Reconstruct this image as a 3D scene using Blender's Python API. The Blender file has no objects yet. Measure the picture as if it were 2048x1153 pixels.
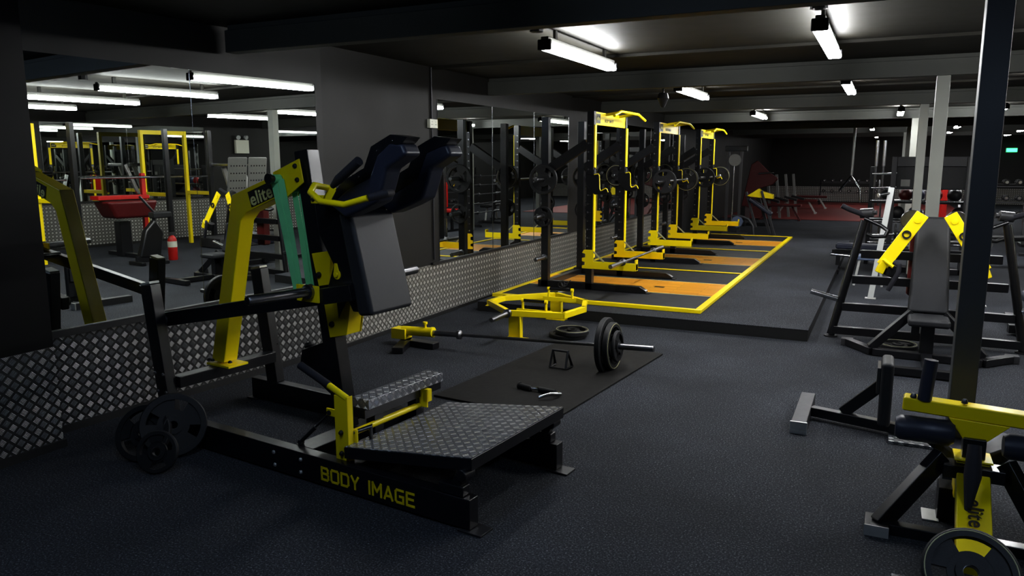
import bpy, bmesh, math, random
from mathutils import Vector, Matrix
random.seed(7)
PI = math.pi
COL = bpy.context.scene.collection
R = math.radians

# ------------------------------------------------------------------ materials
def newmat(name):
    m = bpy.data.materials.new(name); m.use_nodes = True
    nt = m.node_tree; b = nt.nodes['Principled BSDF']
    return m, nt, b

def mat(name, col, rough=0.5, metal=0.0, spec=0.5, coat=0.0, noise=0.0, nscale=30, bump=0.0, bscale=200, sheen=0.0):
    m, nt, b = newmat(name); N, L = nt.nodes, nt.links
    b.inputs['Base Color'].default_value = (*col, 1); b.inputs['Roughness'].default_value = rough
    b.inputs['Metallic'].default_value = metal; b.inputs['Specular IOR Level'].default_value = spec
    b.inputs['Coat Weight'].default_value = coat; b.inputs['Coat Roughness'].default_value = 0.15
    b.inputs['Sheen Weight'].default_value = sheen
    tc = N.new('ShaderNodeTexCoord')
    nz = N.new('ShaderNodeTexNoise'); nz.inputs['Scale'].default_value = nscale; nz.inputs['Detail'].default_value = 4
    L.new(tc.outputs['Object'], nz.inputs['Vector'])
    if noise:
        mr = N.new('ShaderNodeMapRange'); mr.inputs[3].default_value = 1 - noise; mr.inputs[4].default_value = 1 + noise
        L.new(nz.outputs['Fac'], mr.inputs[0])
        mx = N.new('ShaderNodeMix'); mx.data_type = 'RGBA'; mx.blend_type = 'MULTIPLY'; mx.inputs[0].default_value = 1
        mx.inputs[6].default_value = (*col, 1); L.new(mr.outputs[0], mx.inputs[7]); L.new(mx.outputs[2], b.inputs['Base Color'])
    r2 = N.new('ShaderNodeMapRange'); r2.inputs[3].default_value = max(0, rough - .06); r2.inputs[4].default_value = min(1, rough + .08)
    L.new(nz.outputs['Fac'], r2.inputs[0]); L.new(r2.outputs[0], b.inputs['Roughness'])
    if bump:
        n2 = N.new('ShaderNodeTexNoise'); n2.inputs['Scale'].default_value = bscale; n2.inputs['Detail'].default_value = 2
        L.new(tc.outputs['Object'], n2.inputs['Vector'])
        bp = N.new('ShaderNodeBump'); bp.inputs['Strength'].default_value = bump; bp.inputs['Distance'].default_value = .002
        L.new(n2.outputs['Fac'], bp.inputs['Height']); L.new(bp.outputs['Normal'], b.inputs['Normal'])
    return m

def emit(name, col, s):
    m, nt, b = newmat(name)
    b.inputs['Base Color'].default_value = (.8, .8, .8, 1)
    b.inputs['Emission Color'].default_value = (*col, 1); b.inputs['Emission Strength'].default_value = s
    return m

M = {}
M['black'] = mat('black_powder_coat', (.0075, .0075, .009), .3, spec=.45, coat=.25, noise=.2)
M['blacks'] = mat('satin_black_steel', (.016, .016, .018), .45, spec=.5, noise=.2)
M['greys'] = mat('grey_steel', (.05, .05, .053), .4, .3, noise=.15)
M['rubber'] = mat('black_rubber', (.011, .011, .012), .55, spec=.35, bump=.3, bscale=300)
M['foam'] = mat('foam_grip', (.018, .018, .024), .7, spec=.35, bump=.3, bscale=500)
M['vinyl'] = mat('black_vinyl', (.021, .025, .043), .40, spec=.5, bump=.12, bscale=60, noise=.15)
M['vinylg'] = mat('worn_grey_vinyl', (.022, .023, .026), .5, spec=.45, bump=.1, bscale=60, noise=.2)
M['yellow'] = mat('yellow_powder_coat', (.88, .70, .004), .36, spec=.4, coat=.15, noise=.06, nscale=6)
M['chrome'] = mat('chrome_steel', (.55, .55, .56), .2, 1.0, noise=.1)
M['steel'] = mat('brushed_dark_steel', (.20, .20, .21), .32, 1.0, noise=.2)
M['zinc'] = mat('zinc_plate', (.52, .52, .50), .4, .6, noise=.15)
M['green'] = mat('green_latex', (.20, .62, .28), .5, spec=.4, noise=.12, nscale=12)
M['red'] = mat('red_paint', (.42, .012, .008), .38, spec=.5, noise=.1)
M['redv'] = mat('dark_red_vinyl', (.10, .006, .006), .45, noise=.2)
M['white'] = mat('white_paint', (.42, .43, .42), .45, noise=.06)
M['offwhite'] = mat('off_white_plastic', (.62, .62, .52), .5, noise=.04)
M['greyplate'] = mat('grey_plastic', (.16, .16, .15), .55, noise=.1)
M['column'] = mat('grey_painted_column', (.27, .275, .25), .5, noise=.08, nscale=5)
M['columnshade'] = mat('shaded_painted_column', (.05, .054, .06), .45, noise=.08, nscale=5)  # nearest column: same paint, its shade put into a darker colour
M['pier'] = mat('shaded_black_pier', (.0015, .0015, .002), .5, spec=.2, noise=.2, nscale=3)  # wall black taken darker, so the pier's shade is in the colour
M['beam'] = mat('grey_painted_beam', (.075, .078, .07), .5, noise=.18, nscale=4)
M['wall'] = mat('black_painted_wall', (.0105, .0100, .0088), .55, spec=.35, noise=.2, nscale=3)
M['ceil'] = mat('black_board_ceiling', (.015, .014, .0105), .6, spec=.25, noise=.35, nscale=5)
M['skirt'] = mat('black_skirting', (.008, .008, .008), .55)
M['platerub'] = mat('platform_rubber', (.014, .015, .018), .62, spec=.4, noise=.25, nscale=8, bump=.3, bscale=120)
M['mat'] = mat('exercise_mat_rubber', (.0085, .0078, .007), .75, spec=.25, noise=.2, bump=.3, bscale=250)
M['red_floor'] = mat('red_rubber_floor', (.16, .022, .018), .6, noise=.2, nscale=8)
M['paleline'] = mat('pale_line', (.42, .40, .22), .5)
M['dark'] = mat('logo_black', (.006, .005, .004), .4)
M['cream'] = mat('logo_cream', (.78, .74, .30), .45)
M['bluegrey'] = mat('pale_blue_sleeve', (.10, .13, .2), .5)
M['greenlit'] = emit('green_sign', (.05, 1, .3), 3)
M['tube'] = emit('fluorescent_tube', (.95, .96, .97), 84)
M['dimtube'] = emit('dim_fluorescent_tube', (.58, .74, 1.0), 38)

def carpet():
    m, nt, b = newmat('speckled_carpet'); N, L = nt.nodes, nt.links
    tc = N.new('ShaderNodeTexCoord')
    n1 = N.new('ShaderNodeTexNoise'); n1.inputs['Scale'].default_value = 110; n1.inputs['Detail'].default_value = 5; n1.inputs['Roughness'].default_value = .8
    n2 = N.new('ShaderNodeTexNoise'); n2.inputs['Scale'].default_value = 1.3; n2.inputs['Detail'].default_value = 4
    for n in (n1, n2): L.new(tc.outputs['Object'], n.inputs['Vector'])
    cr = N.new('ShaderNodeValToRGB'); e = cr.color_ramp.elements
    e[0].position = .43; e[0].color = (.0085, .0098, .013, 1); e[1].position = .70; e[1].color = (.30, .31, .32, 1)
    k = cr.color_ramp.elements.new(.56); k.color = (.032, .036, .045, 1)
    L.new(n1.outputs['Fac'], cr.inputs[0])
    mr = N.new('ShaderNodeMapRange'); mr.inputs[1].default_value = .3; mr.inputs[2].default_value = .7; mr.inputs[3].default_value = .72; mr.inputs[4].default_value = 1.25
    L.new(n2.outputs['Fac'], mr.inputs[0])
    mx = N.new('ShaderNodeMix'); mx.data_type = 'RGBA'; mx.blend_type = 'MULTIPLY'; mx.inputs[0].default_value = 1
    L.new(cr.outputs[0], mx.inputs[6]); L.new(mr.outputs[0], mx.inputs[7]); L.new(mx.outputs[2], b.inputs['Base Color'])
    b.inputs['Roughness'].default_value = .85; b.inputs['Specular IOR Level'].default_value = .25
    bp = N.new('ShaderNodeBump'); bp.inputs['Strength'].default_value = .5; bp.inputs['Distance'].default_value = .004
    L.new(n1.outputs['Fac'], bp.inputs['Height']); L.new(bp.outputs['Normal'], b.inputs['Normal'])
    return m
M['carpet'] = carpet()

def tread(name, cell, base, bright, rough=.34, metal=.9):
    """Five-bar aluminium tread plate: groups of raised bars, turned 90 degrees from group to group."""
    m, nt, b = newmat(name); N, L = nt.nodes, nt.links
    def mth(op, a, c=None, d=None):
        n = N.new('ShaderNodeMath'); n.operation = op
        for i, v in enumerate((a, c, d)):
            if v is None: continue
            if isinstance(v, (int, float)): n.inputs[i].default_value = v
            else: L.new(v, n.inputs[i])
        return n.outputs[0]
    uv = N.new('ShaderNodeUVMap'); uv.uv_map = 'UVMap'
    mp = N.new('ShaderNodeMapping'); mp.inputs['Rotation'].default_value = (0, 0, PI / 4); mp.inputs['Scale'].default_value = (1 / cell,) * 3
    L.new(uv.outputs[0], mp.inputs[0])
    sp = N.new('ShaderNodeSeparateXYZ'); L.new(mp.outputs[0], sp.inputs[0])
    x, y = sp.outputs[0], sp.outputs[1]
    fx, fy = mth('FLOOR', x), mth('FLOOR', y)
    par = mth('MODULO', mth('ABSOLUTE', mth('ADD', fx, fy)), 2)
    lx, ly = mth('SUBTRACT', mth('SUBTRACT', x, fx), .5), mth('SUBTRACT', mth('SUBTRACT', y, fy), .5)
    inv = mth('SUBTRACT', 1, par)
    a = mth('ADD', mth('MULTIPLY', lx, par), mth('MULTIPLY', ly, inv))
    c = mth('ADD', mth('MULTIPLY', ly, par), mth('MULTIPLY', lx, inv))
    bars = mth('MULTIPLY_ADD', mth('COSINE', mth('MULTIPLY', a, 2 * PI * 6.94)), .5, .5)
    m1 = mth('LESS_THAN', mth('ABSOLUTE', a), .36)
    sm = N.new('ShaderNodeMapRange'); sm.interpolation_type = 'SMOOTHSTEP'; L.new(mth('ABSOLUTE', c), sm.inputs[0])
    sm.inputs[1].default_value = .24; sm.inputs[2].default_value = .40; sm.inputs[3].default_value = 1; sm.inputs[4].default_value = 0
    h = mth('MULTIPLY', mth('MULTIPLY', bars, m1), sm.outputs[0])
    mx = N.new('ShaderNodeMix'); mx.data_type = 'RGBA'; L.new(mth('MULTIPLY', mth('POWER', h, .7), mth('MULTIPLY_ADD', par, -.80, 1)), mx.inputs[0])  # alternate groups darkened in colour, standing in for bars that miss the light
    mx.inputs[6].default_value = (*base, 1); mx.inputs[7].default_value = (*bright, 1); L.new(mx.outputs[2], b.inputs['Base Color'])
    b.inputs['Metallic'].default_value = metal
    tc = N.new('ShaderNodeTexCoord'); nz = N.new('ShaderNodeTexNoise'); nz.inputs['Scale'].default_value = 3; L.new(tc.outputs['Object'], nz.inputs['Vector'])
    r2 = N.new('ShaderNodeMapRange'); r2.inputs[3].default_value = rough - .08; r2.inputs[4].default_value = rough + .12
    L.new(nz.outputs['Fac'], r2.inputs[0]); L.new(r2.outputs[0], b.inputs['Roughness'])
    bp = N.new('ShaderNodeBump'); bp.inputs['Strength'].default_value = 1; bp.inputs['Distance'].default_value = .003
    L.new(h, bp.inputs['Height']); L.new(bp.outputs['Normal'], b.inputs['Normal'])
    return m
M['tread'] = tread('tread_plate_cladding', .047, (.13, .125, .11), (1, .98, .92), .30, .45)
M['treadshade'] = tread('tread_plate_cladding_shaded', .047, (.06, .06, .058), (.62, .62, .60), .32, .6)  # same plate for the near wall, weaker light there put into darker colours
M['tread2'] = tread('tread_plate_step', .038, (.20, .20, .21), (1, 1, 1), .24, .55)

def wood():
    m, nt, b = newmat('golden_oak_boards'); N, L = nt.nodes, nt.links
    uv = N.new('ShaderNodeUVMap'); uv.uv_map = 'UVMap'
    br = N.new('ShaderNodeTexBrick'); br.inputs['Scale'].default_value = 1
    br.inputs['Brick Width'].default_value = .62; br.inputs['Row Height'].default_value = .09; br.inputs['Mortar Size'].default_value = .0015
    br.inputs['Color1'].default_value = (.74, .36, .04, 1); br.inputs['Color2'].default_value = (.58, .26, .028, 1); br.inputs['Mortar'].default_value = (.12, .04, .008, 1)
    L.new(uv.outputs[0], br.inputs['Vector'])
    mp = N.new('ShaderNodeMapping'); mp.inputs['Scale'].default_value = (2, 30, 1); L.new(uv.outputs[0], mp.inputs[0])
    nz = N.new('ShaderNodeTexNoise'); nz.inputs['Scale'].default_value = 1.5; nz.inputs['Detail'].default_value = 5; L.new(mp.outputs[0], nz.inputs['Vector'])
    mr = N.new('ShaderNodeMapRange'); mr.inputs[3].default_value = .7; mr.inputs[4].default_value = 1.3; L.new(nz.outputs['Fac'], mr.inputs[0])
    mx = N.new('ShaderNodeMix'); mx.data_type = 'RGBA'; mx.blend_type = 'MULTIPLY'; mx.inputs[0].default_value = 1
    L.new(br.outputs['Color'], mx.inputs[6]); L.new(mr.outputs[0], mx.inputs[7]); L.new(mx.outputs[2], b.inputs['Base Color'])
    b.inputs['Roughness'].default_value = .3
    return m
M['wood'] = wood()

def mirror():
    m, nt, b = newmat('mirror_glass'); N, L = nt.nodes, nt.links
    b.inputs['Base Color'].default_value = (.80, .84, .81, 1); b.inputs['Metallic'].default_value = 1
    tc = N.new('ShaderNodeTexCoord'); nz = N.new('ShaderNodeTexNoise'); nz.inputs['Scale'].default_value = 2; L.new(tc.outputs['Object'], nz.inputs['Vector'])
    r2 = N.new('ShaderNodeMapRange'); r2.inputs[3].default_value = 0; r2.inputs[4].default_value = .012
    L.new(nz.outputs['Fac'], r2.inputs[0]); L.new(r2.outputs[0], b.inputs['Roughness'])
    return m
M['mirror'] = mirror()

# ------------------------------------------------------------------ mesh builder
SPLIT = {'bolts': 'bolt', 'screws': 'screw', 'foot_plates': 'foot_plate', 'guard': 'upright_guard', 'rollers': 'roller_pad', 'feet': 'foot'}
class MB:
    def __init__(s): s.bm = bmesh.new(); s.mats = []; s.mi = 0
    def use(s, key):
        if key not in s.mats: s.mats.append(key)
        s.mi = s.mats.index(key); return s
    def _f(s, vs, smooth=False):
        try: f = s.bm.faces.new(vs)
        except ValueError: return
        f.material_index = s.mi; f.smooth = smooth
    def hull8(s, P):
        v = [s.bm.verts.new(p) for p in P]
        for q in ((0, 3, 2, 1), (4, 5, 6, 7), (0, 1, 5, 4), (1, 2, 6, 5), (2, 3, 7, 6), (3, 0, 4, 7)): s._f([v[i] for i in q])
        return s
    def box(s, x0, x1, y0, y1, z0, z1):
        return s.hull8([(x0, y0, z0), (x1, y0, z0), (x1, y1, z0), (x0, y1, z0), (x0, y0, z1), (x1, y0, z1), (x1, y1, z1), (x0, y1, z1)])
    def bar(s, p, q, w, h, side=None, w2=None, h2=None):
        """rectangular tube from p to q, w across 'side', h across the other way"""
        p, q = Vector(p), Vector(q); d = (q - p).normalized()
        if side is None: side = Vector((0, 0, 1)).cross(d) if abs(d.z) < .95 else Vector((1, 0, 0))
        sd = Vector(side); sd = (sd - d * sd.dot(d)).normalized(); u = d.cross(sd)
        w2 = w if w2 is None else w2; h2 = h if h2 is None else h2
        P = [c + sd * a * W / 2 + u * b2 * H / 2 for c, W, H in ((p, w, h), (q, w2, h2)) for a, b2 in ((-1, -1), (1, -1), (1, 1), (-1, 1))]
        return s.hull8(P)
    def prism(s, pts, vec):
        vec = Vector(vec); a = [s.bm.verts.new(p) for p in pts]; b = [s.bm.verts.new(Vector(p) + vec) for p in pts]; n = len(pts)
        s._f(a[::-1]); s._f(b)
        for i in range(n): s._f([a[i], a[(i + 1) % n], b[(i + 1) % n], b[i]])
        return s
    def tube(s, pts, r, seg=12, closed=False):
        pts = [Vector(p) for p in pts]; n = len(pts); rings = []
        rr = r if isinstance(r, (list, tuple)) else [r] * n
        t0 = (pts[1] - pts[0]).normalized(); up = Vector((0, 0, 1)) if abs(t0.z) < .9 else Vector((1, 0, 0)); nrm = t0.cross(up).normalized()
        for i in range(n):
            if closed: a, b = pts[i] - pts[i - 1], pts[(i + 1) % n] - pts[i]
            else: a = pts[i] - pts[i - 1] if i else pts[1] - pts[0]; b = pts[i + 1] - pts[i] if i < n - 1 else pts[-1] - pts[-2]
            t = (a.normalized() + b.normalized()).normalized(); nrm = (nrm - t * nrm.dot(t)).normalized(); bn = t.cross(nrm)
            k = 1 / max(.5, math.sqrt(max(0, (1 + a.normalized().dot(b.normalized())) / 2)))
            rings.append([s.bm.verts.new(pts[i] + (nrm * math.cos(2 * PI * j / seg) + bn * math.sin(2 * PI * j / seg)) * rr[i] * (k if 0 < i < n - 1 else 1)) for j in range(seg)])
        for i in range(n if closed else n - 1):
            A, B = rings[i], rings[(i + 1) % n]
            for j in range(seg): s._f([A[j], A[(j + 1) % seg], B[(j + 1) % seg], B[j]], True)
        if not closed: s._f(rings[0][::-1]); s._f(rings[-1])
        return s
    def cyl(s, p, q, r, seg=16): return s.tube([p, q], r, seg)
    def lathe(s, prof, o, axis, seg=32):
        """prof: list of (radius, height) along axis"""
        o, ax = Vector(o), Vector(axis).normalized(); a = ax.orthogonal().normalized(); b = ax.cross(a); rings = []
        for r, h in prof:
            rings.append([s.bm.verts.new(o + ax * h)] if r < 1e-6 else [s.bm.verts.new(o + ax * h + (a * math.cos(2 * PI * j / seg) + b * math.sin(2 * PI * j / seg)) * r) for j in range(seg)])
        for A, B in zip(rings, rings[1:]):
            for j in range(seg):
                k = (j + 1) % seg
                if len(A) == 1 and len(B) == 1: continue
                if len(A) == 1: s._f([A[0], B[j], B[k]], True)
                elif len(B) == 1: s._f([A[j], A[k], B[0]], True)
                else: s._f([A[j], A[k], B[k], B[j]], True)
        return s
    def build(s, name, parent=None, bevel=0.0, m=None, bseg=1):
        if m and not s.mats: s.mats = [m]
        if name in SPLIT:
            bm = s.bm; bm.verts.index_update(); left = set(bm.verts); out = None
            isl = []
            while left:
                st = [left.pop()]; grp = set(st)
                while st:
                    for e in st.pop().link_edges:
                        for v in e.verts:
                            if v not in grp: grp.add(v); left.discard(v); st.append(v)
                isl.append(grp)
            isl.sort(key=lambda g: min(v.index for v in g))
            for g in isl:
                sub = MB(); sub.mats = list(s.mats); vm = {v: sub.bm.verts.new(v.co) for v in sorted(g, key=lambda v: v.index)}
                for f in bm.faces:
                    if f.verts[0] in g:
                        nf = sub.bm.faces.new([vm[v] for v in f.verts]); nf.material_index = f.material_index; nf.smooth = f.smooth
                out = sub.build(SPLIT[name], parent, bevel, m, bseg)
            bm.free(); return out
        bm = s.bm; bmesh.ops.recalc_face_normals(bm, faces=bm.faces)
        uvl = bm.loops.layers.uv.new('UVMap')
        for f in bm.faces:
            n = f.normal; ax = max(range(3), key=lambda i: abs(n[i]))
            for l in f.loops:
                c = l.vert.co; l[uvl].uv = (c.y, c.z) if ax == 0 else (c.x, c.z) if ax == 1 else (c.x, c.y)
        me = bpy.data.meshes.new(name); bm.to_mesh(me); bm.free()
        for k in s.mats: me.materials.append(M[k])
        me.set_sharp_from_angle(angle=R(38))
        o = bpy.data.objects.new(name, me); COL.objects.link(o)
        if parent: o.parent = parent
        if bevel:
            b = o.modifiers.new('bevel', 'BEVEL'); b.width = bevel; b.segments = bseg; b.limit_method = 'ANGLE'; b.angle_limit = R(40); b.harden_normals = True
        return o

def thing(name, label, cat, loc=(0, 0, 0), rz=0, group=None):
    o = bpy.data.objects.new(name, None); COL.objects.link(o); o.empty_display_size = .1
    o.location = loc; o.rotation_euler = (0, 0, rz); tag(o, label, cat, group); return o
def tag(o, label, cat, group=None, kind=None):
    o['label'] = label; o['category'] = cat
    if group: o['group'] = group
    if kind: o['kind'] = kind
    return o
def struct(o): o['kind'] = 'structure'; return o
def dup(root, loc, rz=None, label=None):
    r = root.copy(); COL.objects.link(r); r.location = loc
    if rz is not None: r.rotation_euler = (0, 0, rz)
    if label: r['label'] = label
    for ch in list(root.children):
        c = ch.copy(); COL.objects.link(c); c.parent = r
        for g in list(ch.children):
            d = g.copy(); COL.objects.link(d); d.parent = c
    return r

def words(name, text, size, key, parent, loc, rot, sx=1.0, ext=.0012, bold=0.0, align='LEFT'):
    cu = bpy.data.curves.new(name, 'FONT'); cu.body = text; cu.size = size; cu.extrude = ext; cu.offset = bold
    cu.align_x = align; cu.align_y = 'CENTER'; cu.space_character = 1.06
    t = bpy.data.objects.new(name + '_src', cu); COL.objects.link(t)
    bpy.context.view_layer.update()
    me = bpy.data.meshes.new_from_object(t.evaluated_get(bpy.context.evaluated_depsgraph_get()))
    bpy.data.objects.remove(t); bpy.data.curves.remove(cu)
    me.materials.clear(); me.materials.append(M[key]); me.name = name
    o = bpy.data.objects.new(name, me); COL.objects.link(o); o.parent = parent
    o.matrix_local = Matrix.Translation(loc) @ rot.to_4x4() @ Matrix.Diagonal((sx, 1, 1, 1)); return o

def frame_of(xdir, ydir):
    x = Vector(xdir).normalized(); z = x.cross(Vector(ydir)).normalized(); y = z.cross(x)
    return Matrix((x, y, z)).transposed()

STROKES = {'B': [[(0, 0), (0, 1), (.62, 1), (.74, .88), (.74, .64), (.62, .52), (0, .52)], [(.62, .52), (.78, .38), (.78, .12), (.64, 0), (0, 0)]],
 'O': [[(.12, 0), (0, .14), (0, .86), (.12, 1), (.72, 1), (.84, .86), (.84, .14), (.72, 0), (.12, 0)]],
 'D': [[(0, 0), (0, 1), (.64, 1), (.82, .82), (.82, .18), (.64, 0), (0, 0)]],
 'Y': [[(0, 1), (.38, .46), (.76, 1)], [(.38, .46), (.38, 0)]], 'I': [[(.1, 0), (.1, 1)]],
 'M': [[(0, 0), (0, 1), (.46, .34), (.92, 1), (.92, 0)]], 'A': [[(0, 0), (.42, 1), (.84, 0)], [(.15, .26), (.69, .26)]],
 'G': [[(.8, 1), (.14, 1), (0, .86), (0, .14), (.14, 0), (.8, 0), (.8, .5), (.45, .5)]], 'E': [[(.74, 1), (0, 1), (0, 0), (.74, 0)], [(0, .52), (.66, .52)]]}
def block_words(name, text, h, adv, key, parent, loc, rot, wk=.10, ext=.0012, sx=1.0):
    """square stroked capitals built from short strips, lying in the local XY plane"""
    mb = MB(); x = 0
    for ch in text:
        if ch == ' ': x += adv * .55; continue
        st = STROKES[ch]
        for pl in st:
            P = [Vector((x + a * h * sx, b * h, 0)) for a, b in pl]
            for p, q in zip(P, P[1:]):
                d = (q - p).normalized(); mb.bar(p - d * wk * h * .9, q + d * wk * h * .9, wk * 2 * h, ext * 2, (-d.y, d.x, 0))
        x += (max(a for pl in st for a, b in pl) * sx + .36) * h
    o = mb.build(name, parent, m=key); o.matrix_local = Matrix.Translation(loc) @ rot.to_4x4(); return o
# ------------------------------------------------------------------ camera
def camera():
    F, yaw, pit, rol = 1527.53, .451688, .164951, .00197928
    fwd = Vector((-math.sin(yaw) * math.cos(pit), math.cos(yaw) * math.cos(pit), -math.sin(pit)))
    right = Vector((math.cos(yaw), math.sin(yaw), 0)); down = fwd.cross(right)
    r2 = right * math.cos(rol) + down * math.sin(rol); d2 = -right * math.sin(rol) + down * math.cos(rol)
    cd = bpy.data.cameras.new('camera'); cd.sensor_width = 36; cd.lens = F / 2048 * 36; cd.clip_end = 200; cd.clip_start = .05
    c = bpy.data.objects.new('camera', cd); COL.objects.link(c)
    m = Matrix((r2, -d2, -fwd)).transposed().to_4x4(); m.translation = (0, 0, 1.65); c.matrix_world = m
    bpy.context.scene.camera = c
camera()
sc = bpy.context.scene
sc.view_settings.view_transform = 'Standard'; sc.view_settings.look = 'None'; sc.view_settings.exposure = 0.45; sc.view_settings.gamma = .81
sc.cycles.max_bounces = 8; sc.cycles.glossy_bounces = 6; sc.cycles.diffuse_bounces = 4; sc.cycles.sample_clamp_indirect = 4
sc.cycles.caustics_reflective = False; sc.cycles.caustics_refractive = False
w = bpy.data.worlds.new('world'); w.use_nodes = True; sc.world = w
w.node_tree.nodes['Background'].inputs[0].default_value = (.5, .6, 1, 1); w.node_tree.nodes['Background'].inputs[1].default_value = .008

# ------------------------------------------------------------------ room shell
X0, X1, Y0, Y1, ZC = -4.26, 6.0, -3.0, 33.0, 2.6
GA = R(5); TA = Vector((math.sin(GA), math.cos(GA), 0)); NA = Vector((math.cos(GA), -math.sin(GA), 0)); PA = Vector((-4.32, 4.485, 0))
def wa(t, n=0, z=0): return PA + TA * t + NA * n + Vector((0, 0, z))
def slab(mb, t0, t1, n0, n1, z0, z1):
    return mb.hull8([wa(t0, n0, z0), wa(t1, n0, z0), wa(t1, n1, z0), wa(t0, n1, z0), wa(t0, n0, z1), wa(t1, n0, z1), wa(t1, n1, z1), wa(t0, n1, z1)])
TB = .688        # where the angled length of wall meets the straight one
struct(MB().box(X0 - 1, X1 + .3, Y0 - .3, Y1 + .3, -.1, 0).build('floor', m='carpet'))
struct(MB().box(X0 - 1, X1 + .3, Y0 - .3, Y1 + .3, ZC, ZC + .1).build('ceiling', m='ceil'))
struct(MB().box(X0 - .2, X0, 5.17, Y1, 0, ZC).build('wall_left', m='wall'))
mb = MB(); slab(mb, -2.2, TB, -.2, 0, 0, ZC); struct(mb.build('wall_left_near', m='wall'))
struct(MB().box(-4.6, -4.245, Y0, 2.70, 0, ZC).build('wall_left_pier', m='pier'))
struct(MB().box(X1, X1 + .2, Y0, Y1, 0, ZC).build('wall_right', m='wall'))
struct(MB().box(X0 - 1, X1 + .2, Y1, Y1 + .2, 0, ZC).build('wall_back', m='wall'))
struct(MB().box(X0 - 1, X1 + .2, Y0 - .2, Y0, 0, ZC).build('wall_front', m='wall'))
# skirting
mb = MB(); slab(mb, -1.85, TB, 0, .022, 0, .045); struct(mb.build('baseboard_left_near', m='skirt'))
struct(MB().box(X0, X0 + .022, 5.17, 7.34, 0, .035).build('baseboard_left', m='skirt'))
struct(MB().box(-4.245, -4.22, Y0, 2.71, 0, .045).build('baseboard_pier', m='skirt'))
# tread plate cladding, sheet by sheet, with the black capping strip above
n = 1
def trim(o):
    global n
    o.name = 'trim_%d' % n; n += 1; return struct(o)
for t0, t1 in ((-1.85, TB),):
    mb = MB(); slab(mb, t0, t1, .001, .006, .045, .60); trim(mb.build('trim', m='treadshade'))
for y0, y1 in ((5.172, 6.6), (6.603, 8.8), (8.803, 11), (11.003, 13.4), (13.403, 15.8), (15.803, 18)):
    trim(MB().box(X0 + .001, X0 + .006, y0, y1, .035, .568).build('trim', m='tread'))
trim(MB().box(-4.244, -4.238, -.6, 2.70, .045, .60).build('trim', m='treadshade'))
trim(MB().box(-4.7, 5.9, Y1 - .01, Y1 - .002, .05, .62).build('trim', m='tread'))
mb = MB(); slab(mb, -1.85, .64, .001, .03, .60, .642); trim(mb.build('trim', m='skirt'))
mb = MB(); mb.box(X0 + .001, X0 + .03, 6.82, 10.75, .568, .592); mb.box(X0 + .001, X0 + .03, 11.6, 16.9, .568, .592); trim(mb.build('trim', m='skirt'))
for y0, y1 in ((1.0, 5.0), (5.003, 9.0), (9.003, 13.0), (13.003, 17.0)):
    trim(MB().box(X1 - .006, X1 - .001, y0, y1, .05, .85).build('trim', m='tread'))

# mirrors
def mirror_panel(name, fn, label, group=None):
    mb = MB(); fn(mb, 0); o = mb.build(name, m='mirror'); tag(o, label, 'mirror', group)
    co = [v.co for v in o.data.vertices]; y0 = min(c.y for c in co); y1 = max(c.y for c in co)
    for yy, sg in ((y0, 1), (y1, -1)):
        c = [v for v in co if abs(v.y - yy) < .002][0]; n_ = 1 if c.x < 0 else -1
        MB().box(c.x - .004, c.x + .004, yy - .0015, yy + .0015, min(v.z for v in co), max(v.z for v in co)).build('polished_edge', o, m='chrome')
    return o
def a_panel(t0, t1):
    return lambda mb, k: slab(mb, t0, t1, .002, .008, .642, 2.275)
mirror_panel('wall_mirror', a_panel(-1.85, -.577), 'tall frameless mirror panel showing the yellow machine arm, next to the wall pier')
mirror_panel('wall_mirror', a_panel(-.573, .605), 'tall frameless mirror panel behind the leaning black upright, beside bare black wall')
for (y0, y1), s in zip(((6.995, 8.235), (8.239, 9.444), (9.448, 10.68)), ('beside the white socket box, showing a yellow rack post', 'middle one of three by the first rack', 'behind the rear upright of the first rack')):
    mirror_panel('wall_mirror', lambda mb, k, a=y0, b=y1: mb.box(X0 + .002, X0 + .008, a, b, .592, 2.285), 'frameless wall mirror panel ' + s)
for (y0, y1), s in zip(((11.80, 13.4), (13.404, 15.1), (15.104, 16.86)), ('behind the front uprights of the first rack', 'seen between the first and second racks', 'seen behind the second rack')):
    mirror_panel('wall_mirror', lambda mb, k, a=y0, b=y1: mb.box(X0 + .002, X0 + .008, a, b, .592, 2.285), 'frameless wall mirror panel ' + s)
for (y0, y1), s in zip(((7.3, 8.9), (8.904, 10.6), (12.4, 14.2), (14.204, 16)), ('first', 'second', 'third', 'fourth')):
    mirror_panel('wall_mirror', lambda mb, k, a=y0, b=y1: mb.box(X1 - .008, X1 - .002, a, b, .9, 2.38), 'mirror panel on the far side wall over tread plate, seen by reflection', 'mirrors on the opposite wall')

# beams, battens, columns
for k in range(8):
    y = .2 + 3.97 * k + (-.02 if k == 1 else 0)
    o = MB().box(X0, X1, y, y + .11, 2.41, 2.56).box(X0, X1, y + .03, y + .08, 2.56, ZC).build('ceiling_beam', m='beam', bevel=.004); struct(o)
for k in range(5):
    y = 2.9 + 3.97 * k; trim(MB().box(X0, X1, y, y + .05, 2.575, ZC).build('trim', m='ceil'))
for k in range(1, 7):
    y = .2 + 3.97 * k
    mb = MB(); x = .355
    mb.box(x, x + .11, y, y + .11, 0, 2.41)
    struct(mb.build('support_column', m='columnshade' if k == 1 else 'column', bevel=.004))

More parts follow.
